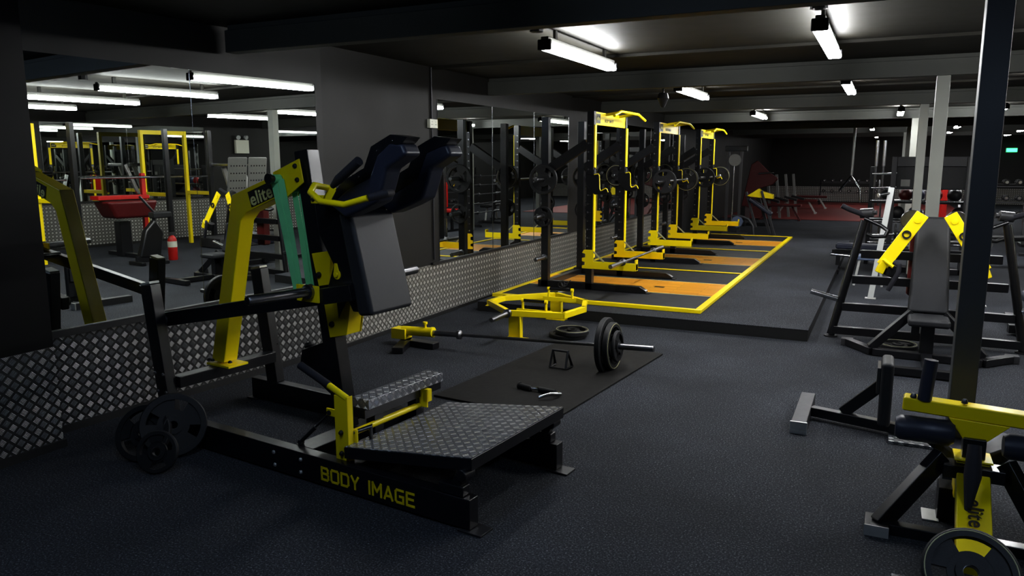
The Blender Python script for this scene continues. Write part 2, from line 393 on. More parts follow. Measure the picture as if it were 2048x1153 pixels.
# fluorescent fittings
def fitting(x, y, label, L=1.5, key='tube'):
    t = thing('fluorescent_light', label, 'ceiling light', (x, y, 2.6), 0, None)
    MB().box(-.03, .03, 0, L, -.115, -.07).box(-.012, .012, .18, .22, -.07, 0).box(-.012, .012, L - .22, L - .18, -.07, 0).build('batten', t, bevel=.004, m='greyplate')
    for e in (0, L): MB().box(-.052, .052, e - .012, e + .012, -.165, -.09).build('end_holder', t, bevel=.006, m='rubber')
    for s in (-.029, .029): MB().cyl((s, .02, -.14), (s, L - .02, -.14), .022, 14).build('tube', t, m=key)
    MB().lathe([(0, 0), (.05, 0), (.05, .05), (.035, .06), (0, .06)], (0, -.14, -.06), (0, 0, 1), 8).build('junction_box', t, m='greys')
    return t
near = ['twin tube fluorescent fitting above the barbell on the exercise mat', 'twin tube fluorescent fitting between the first two beams, over the open carpet', 'twin tube fluorescent fitting behind the column top', 'twin tube fluorescent fitting nearest the side wall mirrors']
for x, s in zip((-2.27, -.43, 1.45, 3.3), near): fitting(x, 5.22, s)
for x, s in zip((-2.0, 1.0), ('dim cool twin tube fitting overhead on the camera side of the first beam', 'dim cool twin tube fitting overhead beyond the camera side of the dark column')): fitting(x, .8, s, 1.5, 'dimtube')
nx = ['lit twin tube fitting above the lifting platforms, past the second beam', 'lit twin tube fitting past the second beam, over the raised walkway', 'lit twin tube fitting past the second beam, behind the grey column', 'lit twin tube fitting past the second beam by the side wall']
for x, s in zip((-2.22, -.45, 1.45, 3.3), nx): fitting(x, 8.95, s)
n3 = ['lit tube fitting over the end of the lifting platforms', 'lit tube fitting past the third beam, seen end on', 'lit tube fitting past the third beam, right of the twin columns', 'lit tube fitting past the third beam by the side wall']
n3[2] = 'lit tube fitting past the third beam beyond the grey columns'
for x, s in zip((-2.2, .15, 1.6, 3.6), n3): fitting(x, 14.3, s)
for x, y, s in ((-.42, 21.9, 'small distant lit fitting over the red floor edge'), (-.4, 29.5, 'farthest small lit fitting under the last beams'), (1.5, 21.4, 'distant lit fitting just beyond the columns'), (1.6, 25.6, 'distant lit fitting low beyond the grey column'), (3.3, 25.0, 'distant lit fitting by the tall near column'), (3.45, 29.0, 'farthest lit fitting by the tall near column')):
    fitting(x, y, s, 1.2)
# fire sensor / speaker hanging by the second beam
t = thing('hanging_speaker', 'small dark cone speaker hanging under the ceiling beside a light fitting', 'speaker', (-2.35, 8.8, 2.41))
MB().lathe([(0, 0), (.05, 0), (.065, -.06), (.045, -.1), (.02, -.16), (0, -.16)], (0, 0, .0), (0, 0, 1), 16).build('housing', t, m='rubber')
MB().cyl((0, 0, 0), (0, 0, .19), .012, 8).build('bracket', t, m='greys')

# conduit and socket box on the wall between the mirrors
t = thing('socket_box', 'white double socket box on the black wall beside the mirror', 'socket', (X0, 6.87, 2.03))
MB().box(.001, .04, -.075, .075, -.045, .045).build('box', t, bevel=.004, m='offwhite')
mb = MB()
for s in (-.035, .035):
    for dy, dz in ((0, .018), (-.012, -.008), (.012, -.008)): mb.box(.04, .0415, s + dy - .003, s + dy + .003, dz - .004, dz + .004)
mb.build('socket_holes', t, m='dark')
tag(MB().cyl((X0 + .014, 6.87, 2.08), (X0 + .014, 6.87, 2.59), .011).build('conduit', m='blacks'), 'thin black conduit running from the ceiling to the socket box', 'conduit')
tag(MB().cyl((X0 + .014, 6.87, 1.98), (X0 + .014, 6.87, .62), .009).build('conduit', m='blacks'), 'thin black conduit dropping below the socket box', 'conduit')
t = thing('emergency_light', 'white emergency lighting unit with two lamp heads on the opposite black wall', 'emergency light', (5.98, 11.5, 2.0))
MB().box(-.07, 0, -.17, .17, -.17, .13).build('housing', t, bevel=.006, m='offwhite')
for s in (-.1, .1): MB().lathe([(0, -.03), (.035, -.03), (.05, .03), (0, .03)], (-.06, s, .19), (-1, s * 3, -.3), 14).build('lamp_head', t, m='white')
t = thing('junction_box', 'small white junction box on the opposite black wall', 'junction box', (5.98, 6.9, 2.1))
MB().box(-.05, 0, -.09, .09, -.05, .05).build('box', t, bevel=.005, m='offwhite')
MB().cyl((-.015, 0, .05), (-.015, 0, .49), .01).build('conduit', t, m='blacks')

# ------------------------------------------------------------------ raised walkway and lifting platforms
ZR = .11
struct(MB().use('skirt').box(-4.0, -.548, 7.363, 16.247, 0, ZR - .006).use('carpet').box(-4.002, -.545, 7.36, 16.25, ZR - .006, ZR).build('floor_raised', bevel=.003))
struct(MB().box(-4.6, 2.2, 22.9, 32.9, 0.001, .012).build('floor_red', m='red_floor'))
XP = -1.60; P0y = 7.72; BAY = 2.82
for k in range(3):
    y = P0y + BAY * k; lab = ('nearest the hex bar', 'under the second rack', 'at the far end')[k]
    lab = ('beside the yellow hex bar', 'under the second rack', 'under the third rack, farthest of three')[k]
    t = thing('lifting_platform', 'rubber and oak lifting platform with yellow edge frame, ' + lab, 'lifting platform', (0, y, ZR))
    MB().box(-3.985, -3.935, 0, BAY, 0, .035).build('wall_edge_strip', t, bevel=.002, m='yellow')
    MB().box(-3.935, XP - .07, .05, .88, 0, .022).build('rubber_mat', t, m='platerub')
    MB().box(-3.935, XP - .07, 1.84, BAY - .03, 0, .022).build('rubber_mat', t, m='platerub')
    MB().box(-3.935, XP - .07, .90, 1.82, 0, .022).build('oak_board', t, m='wood')
    MB().box(-3.935, XP - .07, .88, .90, 0, .025).box(-3.935, XP - .07, 1.82, 1.84, 0, .025).build('edge_strip', t, m='paleline')
    mb = MB().box(XP - .07, XP, .0, BAY - .006, .0, .035)
    if k == 0: mb.box(-3.985, XP, -.03, .0, 0, .04).box(-3.935, XP - .07, 0, .05, .022, .035)
    else: mb.box(-3.935, XP - .07, 0, .05, .022, .032)
    if k == 2: mb.box(-3.935, XP, BAY - .03, BAY, .0, .035)
    mb.build('edge_frame', t, bevel=.003, m='yellow')
    MB().box(-2.45, -2.33, 1.28, 1.36, .022, .0235).build('maker_plate', t, m='dark')

# ------------------------------------------------------------------ weight plates and bars
def plate_mesh(name, r, th, key='rubber', holes=3, hub=.05, ring=None, bore=.0255):
    """grip plate: rim, hub and webs between open grip holes, as one mesh; axis Z"""
    mb = MB().use(key); ri = r * .80; h = th / 2
    mb.lathe([(ri, -h), (r - .006, -h), (r, -h + .006), (r, h - .006), (r - .006, h), (ri, h), (ri, -h)], (0, 0, 0), (0, 0, 1), 40)
    mb.lathe([(bore, -h), (hub, -h), (hub, h), (bore, h), (bore, -h)], (0, 0, 0), (0, 0, 1), 24)
    w = h * .45; open_ = R(62) if holes == 3 else R(30)
    step = 2 * PI / holes
    mid = r * .48
    mb.lathe([(hub - .002, -w), (mid, -w), (mid, w), (hub - .002, w)], (0, 0, 0), (0, 0, 1), 36)
    for k in range(holes):
        a0 = k * step + open_ / 2; a1 = (k + 1) * step - open_ / 2; nn = 8
        pts = [(math.cos(a0 + (a1 - a0) * i / nn) * (ri + .003), math.sin(a0 + (a1 - a0) * i / nn) * (ri + .003), -w) for i in range(nn + 1)]
        pts += [(math.cos(a1 - (a1 - a0) * i / nn) * (mid - .004), math.sin(a1 - (a1 - a0) * i / nn) * (mid - .004), -w) for i in range(nn + 1)]
        mb.prism(pts, (0, 0, 2 * w))
    if ring:
        mb.use(ring)
        for s in (-h - .0008, h + .0008):
            mb.tube([(math.cos(2 * PI * i / 48) * (r * .93), math.sin(2 * PI * i / 48) * (r * .93), s) for i in range(48)], .0022, 6, True)
    o = mb.build(name); me = o.data; bpy.data.objects.remove(o); return me
def steel_hub(bore=.0255, r=.034, th=.03):
    mb = MB().lathe([(bore - .001, -th / 2), (r, -th / 2), (r, th / 2), (bore - .001, th / 2), (bore - .001, -th / 2)], (0, 0, 0), (0, 0, 1), 24)
    o = mb.build('hub_ring', m='steel'); me = o.data; bpy.data.objects.remove(o); return me
PL = {'big': plate_mesh('plate_big', .225, .045), 'mid': plate_mesh('plate_mid', .18, .036), 'small': plate_mesh('plate_small', .125, .028),
      'ring': plate_mesh('plate_ring', .16, .04, 'rubber', 3, .05, 'paleline'), 'big5': plate_mesh('plate_b5', .192, .045, 'rubber', 4, .055),
      'bigring': plate_mesh('plate_br', .19, .045, 'rubber', 3, .05, 'paleline')}
HUB = steel_hub()
def plate(kind, loc, axis, label, group=None, spin=0.0, sc=1.0):
    t = thing('weight_plate', label, 'weight plate', loc, 0, group)
    q = Vector((0, 0, 1)).rotation_difference(Vector(axis).normalized()); t.rotation_mode = 'QUATERNION'
    t.rotation_quaternion = q @ Matrix.Rotation(spin, 4, 'Z').to_quaternion()
    t.scale = (sc, sc, sc)
    for nm, me in (('disc', PL[kind]), ('hub_ring', HUB)):
        o = bpy.data.objects.new(nm, me); COL.objects.link(o); o.parent = t
    return t
def barbell(loc, direction, label, L=2.2, group=None):
    t = thing('barbell', label, 'barbell', loc, 0, group); d = Vector(direction).normalized()
    t.rotation_mode = 'QUATERNION'; t.rotation_quaternion = Vector((1, 0, 0)).rotation_difference(d)
    h = L / 2; s = .43
    MB().cyl((-h + s, 0, 0), (h - s, 0, 0), .014).build('shaft', t, m='steel')
    for k in (-1, 1):
        MB().lathe([(0, h - s - .05), (.02, h - s - .05), (.04, h - s - .035), (.04, h - s - .01), (.0245, h - s), (.0245, h - .004), (.021, h), (0, h)], (0, 0, 0), (k, 0, 0), 20).build('sleeve', t, m='steel')
    return t
# ------------------------------------------------------------------ leverage squat machine (local x along the rails, y across, z up)
MZ = thing('squat_machine', 'black and yellow leverage squat machine with tread plate footboard and BODY IMAGE on its rail', 'gym machine', (-1.6, 2.8, 0), R(-6.5))
def bolt(mb, p, ax, r=.011, h=.008): mb.lathe([(r, 0), (r, h * .4), (r * .6, h), (0, h)], p, ax, 10)
for s, v0 in ((0, 0.0), (1, .80)):
    MB().box(-2.42, .03, v0, v0 + .07, .012, .155).build('base_rail', MZ, bevel=.004, m='black')
    MB().box(-.03, .10, v0 - .015, v0 + .085, 0, .01).box(-2.46, -2.36, v0 - .015, v0 + .085, 0, .01).build('foot_plates', MZ, bevel=.002, m='blacks')
    vc = v0 + .035
    MB().bar((-2.205, vc, .15), (-2.315, vc, .93), .105, .07).build('rear_post', MZ, bevel=.005, m='black')
    MB().bar((-2.315, vc, .93), (-2.318, vc, .945), .095, .066).build('post_cap', MZ, bevel=.003, m='offwhite')
    hb = MB().box(-.15, -.01, v0 + .005, v0 + .065, .155, .205).bar((-.06, v0 + .035, .2), (-.02, v0 + .035, .27), .05, .05).cyl((-.015, v0 - .005, .262), (-.015, v0 + .075, .262), .03)
    hb.build('hinge_block', MZ, bevel=.006, m='black')
mb = MB()
for u, z in ((-1.254, .115), (-1.047, .117), (-1.248, .045), (-1.05, .047)): bolt(mb, (u, 0, z), (0, -1, 0))
mb.build('bolts', MZ, m='zinc')
mb = MB()
for z in (.29, .40): bolt(mb, (-2.17 - .14 * (z - .2), .07 * 0 - .0, z), (0, -1, 0)); bolt(mb, (-2.25 - .14 * (z - .2), 0, z), (0, -1, 0))
mb.build('bolts', MZ, m='steel')
MB().box(-1.165, -1.03, .07, .80, .04, .155).build('cross_member', MZ, bevel=.004, m='black')
MB().box(-2.225, -2.145, .07, .80, .305, .375).build('rear_crossbar', MZ, bevel=.004, m='black')
MB().bar((-1.125, .42, .155), (-1.357, .42, 1.71), .105, .09).build('main_upright', MZ, bevel=.005, m='black')
MB().prism([(-1.45, .40, .565), (-1.2, .40, .66), (-1.1, .40, .3), (-1.24, .40, .34), (-1.47, .40, .47)], (0, .04, 0)).build('gusset', MZ, bevel=.003, m='black')
MB().lathe([(0, 0), (.028, 0), (.032, .012), (.02, .03), (0, .03)], (-1.40, .42, .585), (-.3, 0, 1), 18).build('bump_stop', MZ, m='rubber')
# yellow gooseneck post
gp = [(-2.235, .40), (-1.945, 1.452), (-1.53, 1.585), (-1.50, 1.465), (-1.815, 1.355), (-1.875, 1.30), (-2.115, .40)]
MB().prism([(u, .36, z) for u, z in gp], (0, .105, 0)).build('gooseneck_post', MZ, bevel=.006, m='yellow')
pp = [(-1.56, 1.59), (-1.345, 1.665), (-1.318, 1.535), (-1.45, 1.455), (-1.55, 1.45)]
gl = MB().prism([(u, .352, z) for u, z in pp], (0, .009, 0)).prism([(u, .464, z) for u, z in pp], (0, .009, 0))
gl.build('bracket_plate', MZ, bevel=.002, m='yellow')
mb = MB()
for u, z in ((-1.375, 1.625), (-1.362, 1.55), (-1.53, 1.50)): bolt(mb, (u, .352, z), (0, -1, 0), .014, .014)
for u in (-2.25, -2.215): bolt(mb, (u, .355, .402), (0, 0, 1), .013, .014)
bolt(mb, (-2.08, .38, .402), (0, 0, 1), .013, .014)
mb.build('bolts', MZ, m='rubber')
MB().box(-2.26, -2.045, .34, .49, .376, .39).build('post_foot', MZ, bevel=.002, m='yellow')
MB().cyl((-1.50, .27, 1.555), (-1.50, .57, 1.555), .02).lathe([(0, 0), (.03, 0), (.03, .012), (0, .012)], (-1.5, .265, 1.555), (0, 1, 0)).build('band_peg', MZ, m='black')
# elite badge
al = R(18); bx, bz = Vector((math.cos(al), 0, math.sin(al))), Vector((-math.sin(al), 0, math.cos(al))); c = Vector((-1.678, .3585, 1.462))
badge = MB().prism([c + bx * a + bz * b for a, b in ((-.104, -.046), (.104, -.046), (.104, .046), (-.104, .046))], (0, -.002, 0)).build('badge', MZ, m='dark')
b2 = MB().prism([c + Vector((0, .108, 0)) + bx * a + bz * b for a, b in ((-.104, -.046), (.104, -.046), (.104, .046), (-.104, .046))], (0, .002, 0)).build('badge', MZ, m='dark')
words('badge_lettering', 'elite', .105, 'cream', b2, c + Vector((0, .1105, 0)) - bz * .008, frame_of(-bx, bz), 1.02, .0008, .0022, 'CENTER')
words('badge_lettering', 'elite', .105, 'cream', badge, c + Vector((0, -.0025, 0)) - bz * .008, frame_of(bx, bz), 1.02, .0008, .0022, 'CENTER')
block_words('rail_lettering', 'BODY', .062, .075, 'yellow', MZ, Vector((-.895, -.0015, .045)), frame_of((1, 0, 0), (0, 0, 1)), .095, .0008, .93)
block_words('rail_lettering', 'IMAGE', .062, .075, 'yellow', MZ, Vector((-.575, -.0015, .045)), frame_of((1, 0, 0), (0, 0, 1)), .095, .0008, .93)
# lever arms
for sg, a, b in ((-1, .105, .235), (1, .735, .605)):
    MB().bar((-2.33, a, .70), (-.86, b, .985), .05, .085).build('lever_arm', MZ, bevel=.004, m='black')
    MB().cyl((-2.28, a - .05, .71), (-2.28, a + .05, .71), .032).build('pivot_hub', MZ, m='blacks')
    y0 = .19 if sg < 0 else .65
    MB().box(-1.22, -1.055, min(y0, y0 + .012 * sg), max(y0, y0 + .012 * sg), .915, 1.005).build('sleeve_bracket', MZ, bevel=.002, m='yellow')
    MB().lathe([(0, 0), (.04, 0), (.04, .03), (.0255, .035), (.0255, .40), (.02, .41), (0, .41)], (-1.12, y0, .972), (0, sg, .03), 24).build('weight_sleeve', MZ, m='steel')
MB().cyl((-1.365, .19, .925), (-1.365, .65, .925), .02).build('band_peg', MZ, m='black')
# carriage
cp = [(-1.15, 1.436), (-.93, 1.45), (-.80, .875), (-.903, .872), (-.935, .93), (-1.08, .985), (-1.03, 1.11), (-1.13, 1.27)]
for v in (.272, .560): MB().prism([(u, v, z) for u, z in cp], (0, .008, 0)).build('carriage_plate', MZ, bevel=.0015, m='black')
MB().bar((-.965, .42, 1.44), (-.86, .42, .89), .03, .28).build('carriage_back', MZ, bevel=.003, m='black')
MB().prism([(u, .245, z) for u, z in ((-.965, 1.395), (-.87, 1.385), (-.742, .87), (-.845, .855))], (0, .33, 0)).build('back_pad', MZ, bevel=.022, bseg=4, m='vinylg')
lb = MB().lathe([(0, 0), (.026, 0), (.026, .006), (0, .006)], (-1.005, .272, 1.06), (0, -1, 0), 20).prism([(-1.026, .27, 1.067), (-1.018, .27, 1.12), (-1.0, .27, 1.12), (-.985, .27, 1.067)], (0, -.006, 0)).lathe([(0, 0), (.013, 0), (.013, .014), (0, .014)], (-1.005, .27, 1.06), (0, -1, 0), 14)
lb.build('latch', MZ, bevel=.001, m='yellow')
# yellow roller housings on the upright
for q, zz in (([(-1.29, 1.145), (-1.14, 1.17), (-1.165, .98), (-1.245, .965)], 0), ([(-1.215, .90), (-1.0, .925), (-1.045, .71), (-1.175, .68)], 1)):
    for v in (.362, .472): MB().prism([(u, v, z) for u, z in q], (0, .008, 0)).build('roller_plate', MZ, bevel=.002, m='yellow')
    a, b = Vector((q[1][0] - .004, .37, q[1][1])), Vector((q[2][0] - .004, .37, q[2][1]))
    MB().prism([a, b, b + Vector((0, .10, 0)), a + Vector((0, .10, 0))], (-.008, 0, 0)).build('roller_plate', MZ, bevel=.002, m='yellow')
mb = MB(); bolt(mb, (-1.235, .362, 1.03), (0, -1, 0), .017, .02); bolt(mb, (-1.15, .362, .76), (0, -1, 0), .017, .02); mb.build('bolts', MZ, m='rubber')
MB().prism([(-1.10, .355, .90), (-1.03, .355, .90), (-1.09, .355, .80)], (0, -.003, 0)).build('v_gap_patch', MZ, m='blacks')  # dark triangle laid on the plate for the shaded V-shaped gap
# shoulder pads
hp = [(-.96, 1.43), (-.84, 1.515), (-.685, 1.575), (-.635, 1.68), (-.55, 1.74), (-.47, 1.73), (-.447, 1.68), (-.575, 1.612), (-.60, 1.54), (-.635, 1.455), (-.73, 1.415), (-.86, 1.37)]
for v in (.19, .535):
    MB().prism([(u, v, z) for u, z in hp], (0, .12, 0)).build('shoulder_pad', MZ, bevel=.018, bseg=4, m='vinyl')
    br = MB().prism([(u, v + (.003 if v < .4 else -.006), z) for u, z in [(-1.0, 1.44), (-.86, 1.555), (-.72, 1.618), (-.67, 1.72), (-.545, 1.775), (-.44, 1.762), (-.47, 1.735), (-.60, 1.69), (-.66, 1.56), (-.90, 1.44)]], (0, .10, 0)).build('pad_bracket', MZ, bevel=.002, m='black')
    mb = MB()
    for u, z in ((-.63, 1.70), (-.53, 1.745), (-.75, 1.575)): bolt(mb, (u, v - .001, z), (0, -1, 0), .005, .004)
    mb.build('screws', br, m='chrome')
MB().tube([(-.97, .21, 1.515), (-.965, .10, 1.533), (-.94, .05, 1.50), (-.84, .02, 1.46), (-.685, .02, 1.449), (-.565, .05, 1.482)], .0155).build('handlebar', MZ, m='yellow')
MB().tube([(-.565, .05, 1.482), (-.52, .12, 1.50), (-.56, .21, 1.50)], .018).build('handlebar_end', MZ, m='foam')
MB().tube([(-.86, .12, 1.53), (-.80, .105, 1.565), (-.655, .095, 1.652)], [.014, .0235, .0235], 16).build('hand_grip', MZ, m='foam')
MB().box(-1.17, -1.0, .262, .272, 1.43, 1.475).bar((-.99, .20, 1.44), (-.93, .20, 1.52), .02, .05).build('handle_bracket', MZ, bevel=.002, m='yellow')
mb = MB(); bolt(mb, (-1.15, .262, 1.452), (0, -1, 0), .012, .012); bolt(mb, (-1.05, .262, 1.45), (0, -1, 0), .012, .012); mb.build('bolts', MZ, m='rubber')
# tilting footboard
nl, nr = (-.755, .24), (.03, .347)
fb = MB().hull8([(nl[0], .02, nl[1] - .062), (nr[0], .02, nr[1] - .062), (nr[0], .875, nr[1] - .062), (nl[0], .875, nl[1] - .062), (nl[0], .02, nl[1] - .004), (nr[0], .02, nr[1] - .004), (nr[0], .875, nr[1] - .004), (nl[0], .875, nl[1] - .004)])
fbo = fb.build('footboard_frame', MZ, bevel=.003, m='black')
MB().hull8([(nl[0] + .004, .024, nl[1] - .004), (nr[0] - .004, .024, nr[1] - .004), (nr[0] - .004, .871, nr[1] - .004), (nl[0] + .004, .871, nl[1] - .004), (nl[0] + .004, .024, nl[1]), (nr[0] - .004, .024, nr[1]), (nr[0] - .004, .871, nr[1]), (nl[0] + .004, .871, nl[1])]).build('tread_plate', fbo, m='tread2')
# step
MB().box(-.872, -.755, .21, .84, .375, .43).build('step_tread', MZ, bevel=.004, m='tread2')
MB().box(-.855, -.775, .20, .845, .325, .375).build('step_beam', MZ, bevel=.003, m='black')
for v in (.32, .66): MB().box(-.85, -.785, v - .035, v + .035, .10, .33).build('step_post', MZ, bevel=.003, m='blacks')
MB().box(-.86, -.775, .07, .80, .04, .10).build('cross_member', MZ, bevel=.003, m='black')
# yellow seat-lever
lv = MB().box(-.835, -.745, .045, .051, .14, .49).box(-.835, -.829, .05, .085, .14, .49).box(-.751, -.745, .05, .085, .14, .49)
lvo = lv.build('lever_plate', MZ, bevel=.0015, m='yellow')
MB().cyl((-.755, .06, .478), (-.885, .06, .53), .017).build('lever_tube', MZ, m='yellow')
MB().cyl((-.88, .06, .528), (-1.085, .06, .605), .0205).build('lever_grip', MZ, m='foam')
MB().cyl((-.79, .08, .275), (-.79, .66, .275), .017, 14).box(-.80, -.73, .09, .10, .19, .31).box(-.81, -.73, .655, .665, .27, .37).box(-.76, -.73, .655, .70, .30, .37).build('lever_shaft', MZ, m='yellow')
MB().tube([(-.76, .085, .29), (-.70, .16, .315), (-.70, .16, .24)], .010, 10).build('stop_pin', MZ, m='black')
mb = MB()
for z in (.30, .19): bolt(mb, (-.79, .045, z), (0, -1, 0), .013, .016)
mb.build('bolts', lvo, m='rubber')
st = MB().cyl((-.90, .075, .375), (-1.02, .08, .27), .006, 10).cyl((-1.01, .08, .278), (-1.13, .085, .175), .011, 12).lathe([(0, -.012), (.014, -.012), (.014, .012), (0, .012)], (-1.135, .085, .168), (0, 1, 0), 12).lathe([(0, -.012), (.013, -.012), (.013, .012), (0, .012)], (-.898, .075, .378), (0, 1, 0), 12)
st.build('gas_strut', MZ, m='blacks')
MB().box(-.92, -.83, .07, .08, .36, .40).build('strut_lug', MZ, bevel=.002, m='yellow')

# resistance bands hung between the two pegs
def band(v, top, bot, w0, w1, label):
    t = thing('resistance_band', label, 'resistance band', (-1.6, 2.8, 0), R(-6.5))
    mb = MB()
    for k, (dv, du) in enumerate(((0, -.014), (.012, .03))):
        tu, bu = top[0] + du, bot[0] + du * .4
        P = []
        for (u, z), wd in (((tu, top[1]), w0), ((tu * .6 + bu * .4 + .006, top[1] * .6 + bot[1] * .4), (w0 + w1) / 2), ((bu, bot[1]), w1)): P.append((u, z, wd))
        for (u0, z0, a), (u1, z1, b) in zip(P, P[1:]):
            mb.hull8([(u0 - a / 2, v + dv, z0), (u0 + a / 2, v + dv + .01, z0), (u0 + a / 2, v + dv + .013, z0), (u0 - a / 2, v + dv + .003, z0), (u1 - b / 2, v + dv, z1), (u1 + b / 2, v + dv + .01, z1), (u1 + b / 2, v + dv + .013, z1), (u1 - b / 2, v + dv + .003, z1)])
    mb.lathe([(.021, -.02), (.0245, -.02), (.0245, .025), (.021, .025), (.021, -.02)], (top[0], v + .01, top[1]), (0, 1, 0), 20)
    mb.lathe([(.021, -.02), (.0245, -.02), (.0245, .025), (.021, .025), (.021, -.02)], (bot[0], v + .01, bot[1]), (0, 1, 0), 20)
    mb.build('strap', t, m='green'); return t
band(.31, (-1.50, 1.555), (-1.365, .925), .04, .034, 'broad green rubber band hung on the peg beside the elite badge')
band(.395, (-1.435, 1.50), (-1.355, .925), .034, .034, 'green rubber band behind the yellow arm, looped close to the black upright')

# weight plates leaning at the machine's back corner
plate('big5', (-3.53, 2.885, .18), (.74, -.60, .28), 'largest black grip weight plate, leaning against the rear post of the squat machine', spin=.5, sc=.93)
plate('mid', (-3.66, 2.79, .142), (.28, -.84, .48), 'dark medium grip weight plate half hidden behind the small one', spin=.2, sc=.9)
plate('small', (-3.42, 2.68, .11), (.35, -.85, .35), 'small black weight plate standing in front of two larger ones', spin=1.1, sc=.92)
# ------------------------------------------------------------------ half racks
def rack(y, label, idx):
    t = thing('half_rack', label, 'power rack', (-3.1, y, ZR + .022))
    z0 = 0; H = 2.08
    for k, yy in enumerate((0, 1.2)):
        up = MB().use('black').box(-.045, .035, yy - .04, yy + .04, z0, H)
        up.use('chrome')
        for i in range(17):
            z = .32 + i * .1
            if z > 2.0: break
            up.lathe([(0, 0), (.011, 0), (.011, .0015), (0, .0015)], (-.024, yy - .0405, z), (0, -1, 0), 10)
            up.box(-.008, .012, yy - .0418, yy - .0405, z - .002, z + .002)
        up.build('front_upright', t, bevel=.003)
        MB().box(.036, .05, yy - .03, yy + .03, .38, 1.28).box(.036, .05, yy - .03, yy + .03, 1.44, 1.93).build('guard', t, bevel=.002, m='yellow')
        MB().box(.036, .040, yy - .035, yy - .03, 1.93, H).box(.036, .048, yy - .03, yy + .03, 1.30, 1.42).build('guard_edge', t, m='steel')
        MB().box(-.62, -.53, yy - .04, yy + .04, z0, H - .05).build('rear_upright', t, bevel=.004, m='black')
        MB().bar((-.53, yy, 1.42), (-.045, yy, 1.72), .075, .11).build('side_brace', t, bevel=.004, m='black')
        MB().prism([(-.66, yy - .04, .002), (.70, yy - .04, .002), (.70, yy - .04, .03), (.62, yy - .04, .078), (-.66, yy - .04, .078)], (0, .08, 0)).build('foot', t, bevel=.003, m='black')
        MB().box(.69, .74, yy - .05, yy + .05, 0, .008).build('foot_tab', t, m='blacks')
        # J hook
        MB().tube([(.05, yy - .045, 1.36), (.10, yy - .045, 1.37), (.115, yy - .045, 1.35), (.12, yy - .045, 1.20), (.135, yy - .045, 1.175), (.16, yy - .045, 1.185), (.19, yy - .045, 1.205), (.21, yy - .045, 1.195), (.225, yy - .045, 1.16)], .006, 8).build('hook_edge', t, m='yellow')
        MB().prism([(-.05, yy - .048, 1.36), (.115, yy - .048, 1.36), (.12, yy - .048, 1.18), (.22, yy - .048, 1.17), (.20, yy - .048, 1.13), (.06, yy - .048, 1.13), (-.05, yy - .048, 1.25)], (0, .006, 0)).build('j_hook', t, bevel=.002, m='black')
        # spotter arm
        sa = MB().prism([(-.075, yy - .052, .46), (-.06, yy - .052, .48), (.06, yy - .052, .48), (.06, yy - .052, .345), (.56, yy - .052, .345), (.56, yy - .052, .255), (-.085, yy - .052, .255), (-.085, yy - .052, .29), (-.045, yy - .052, .30), (-.045, yy - .052, .33), (-.085, yy - .052, .34), (-.085, yy - .052, .38), (-.045, yy - .052, .39), (-.045, yy - .052, .43), (-.085, yy - .052, .44)], (0, .008, 0))
        sa.box(.05, .575, yy - .04, yy + .04, .262, .335).box(.56, .575, yy - .045, yy + .045, .255, .385)
        sa.build('spotter_arm', t, bevel=.002, m='yellow')
        MB().bar((.06, yy - .055, .46), (.19, yy - .055, .345), .006, .018).build('arm_brace', t, m='paleline')
        for z in ((1.30, .86, .36) if k == 0 else (1.30, .86)):
            sy = -1 if k == 0 else 1
            MB().lathe([(0, 0), (.04, 0), (.04, .02), (.0255, .025), (.0255, .26), (.02, .265), (0, .265)], (-.575, yy + .04 * sy, z), (0, sy, 0), 16).build('storage_peg', t, m='steel')
    MB().box(.0, .03, .04, 1.16, 1.93, H).build('top_beam', t, bevel=.004, m='yellow')
    bd = MB().box(.03, .032, .06, .20, 1.95, 2.06).build('badge', t, m='dark')
    words('badge_lettering', 'elite', .06, 'cream', bd, Vector((.0325, .13, 2.005)), frame_of((0, 1, 0), (0, 0, 1)), .9, .0006, .0008, 'CENTER')
    words('beam_lettering', 'BODY IMAGE', .055, 'dark', t, Vector((.031, .52, 1.985)), frame_of((0, 1, 0), (0, 0, 1)), .95, .0006, .001, 'CENTER')
    pu = MB().tube([(.24, .08, 2.03), (.24, .33, 2.09), (.24, 1.03, 2.09), (.24, 1.33, 2.03)], .017, 12)
    for yy in (.42, .92): pu.bar((.02, yy, 2.06), (.24, yy, 2.09), .04, .03)
    pu.build('pull_up_bar', t, m='yellow')
    MB().box(-.61, -.54, .04, 1.16, .0, .07).build('rear_foot_beam', t, bevel=.003, m='black')
    return t
RY = (8.52, 11.34, 14.16)
rack(RY[0], 'black half rack with yellow guards, nearest the hex bar, bar resting on its spotter arms', 0)
rack(RY[1], 'black half rack with yellow guards, in the middle of the row of three', 1)
rack(RY[2], 'black half rack with yellow guards, farthest along the row', 2)
gp_ = 'weight plates stored on the rack pegs'
nmz = ('first', 'second', 'third')
for i, y in enumerate(RY):
    for z, kind in ((1.30, 'mid'), (.86, 'small')):
        plate(kind, (-3.675, y - .085, z + .132), (0, 1, 0), ('black grip plate on the upper' if kind == 'mid' else 'small black plate on the lower') + ' near side peg of the %s rack' % nmz[i], spin=i * .7 + z)
        plate('ring' if kind == 'mid' else 'small', (-3.675, y + 1.2 + .085, z + .132), (0, 1, 0), ('grip plate with pale rim line on the upper' if kind == 'mid' else 'small plate on the lower') + ' far side peg of the %s rack' % nmz[i], spin=i + z)
    if i:
        plate('ring', (-3.675, y - .14, z + .132 + .44), (0, 1, 0), 'second grip plate with pale rim line pushed onto the upper peg of the %s rack' % nmz[i], spin=i * 1.3)
barbell((-2.68, 9.12, ZR + .022 + .335 + .02), (0.0, 1, 0), 'empty barbell lying across the spotter arms of the first rack')
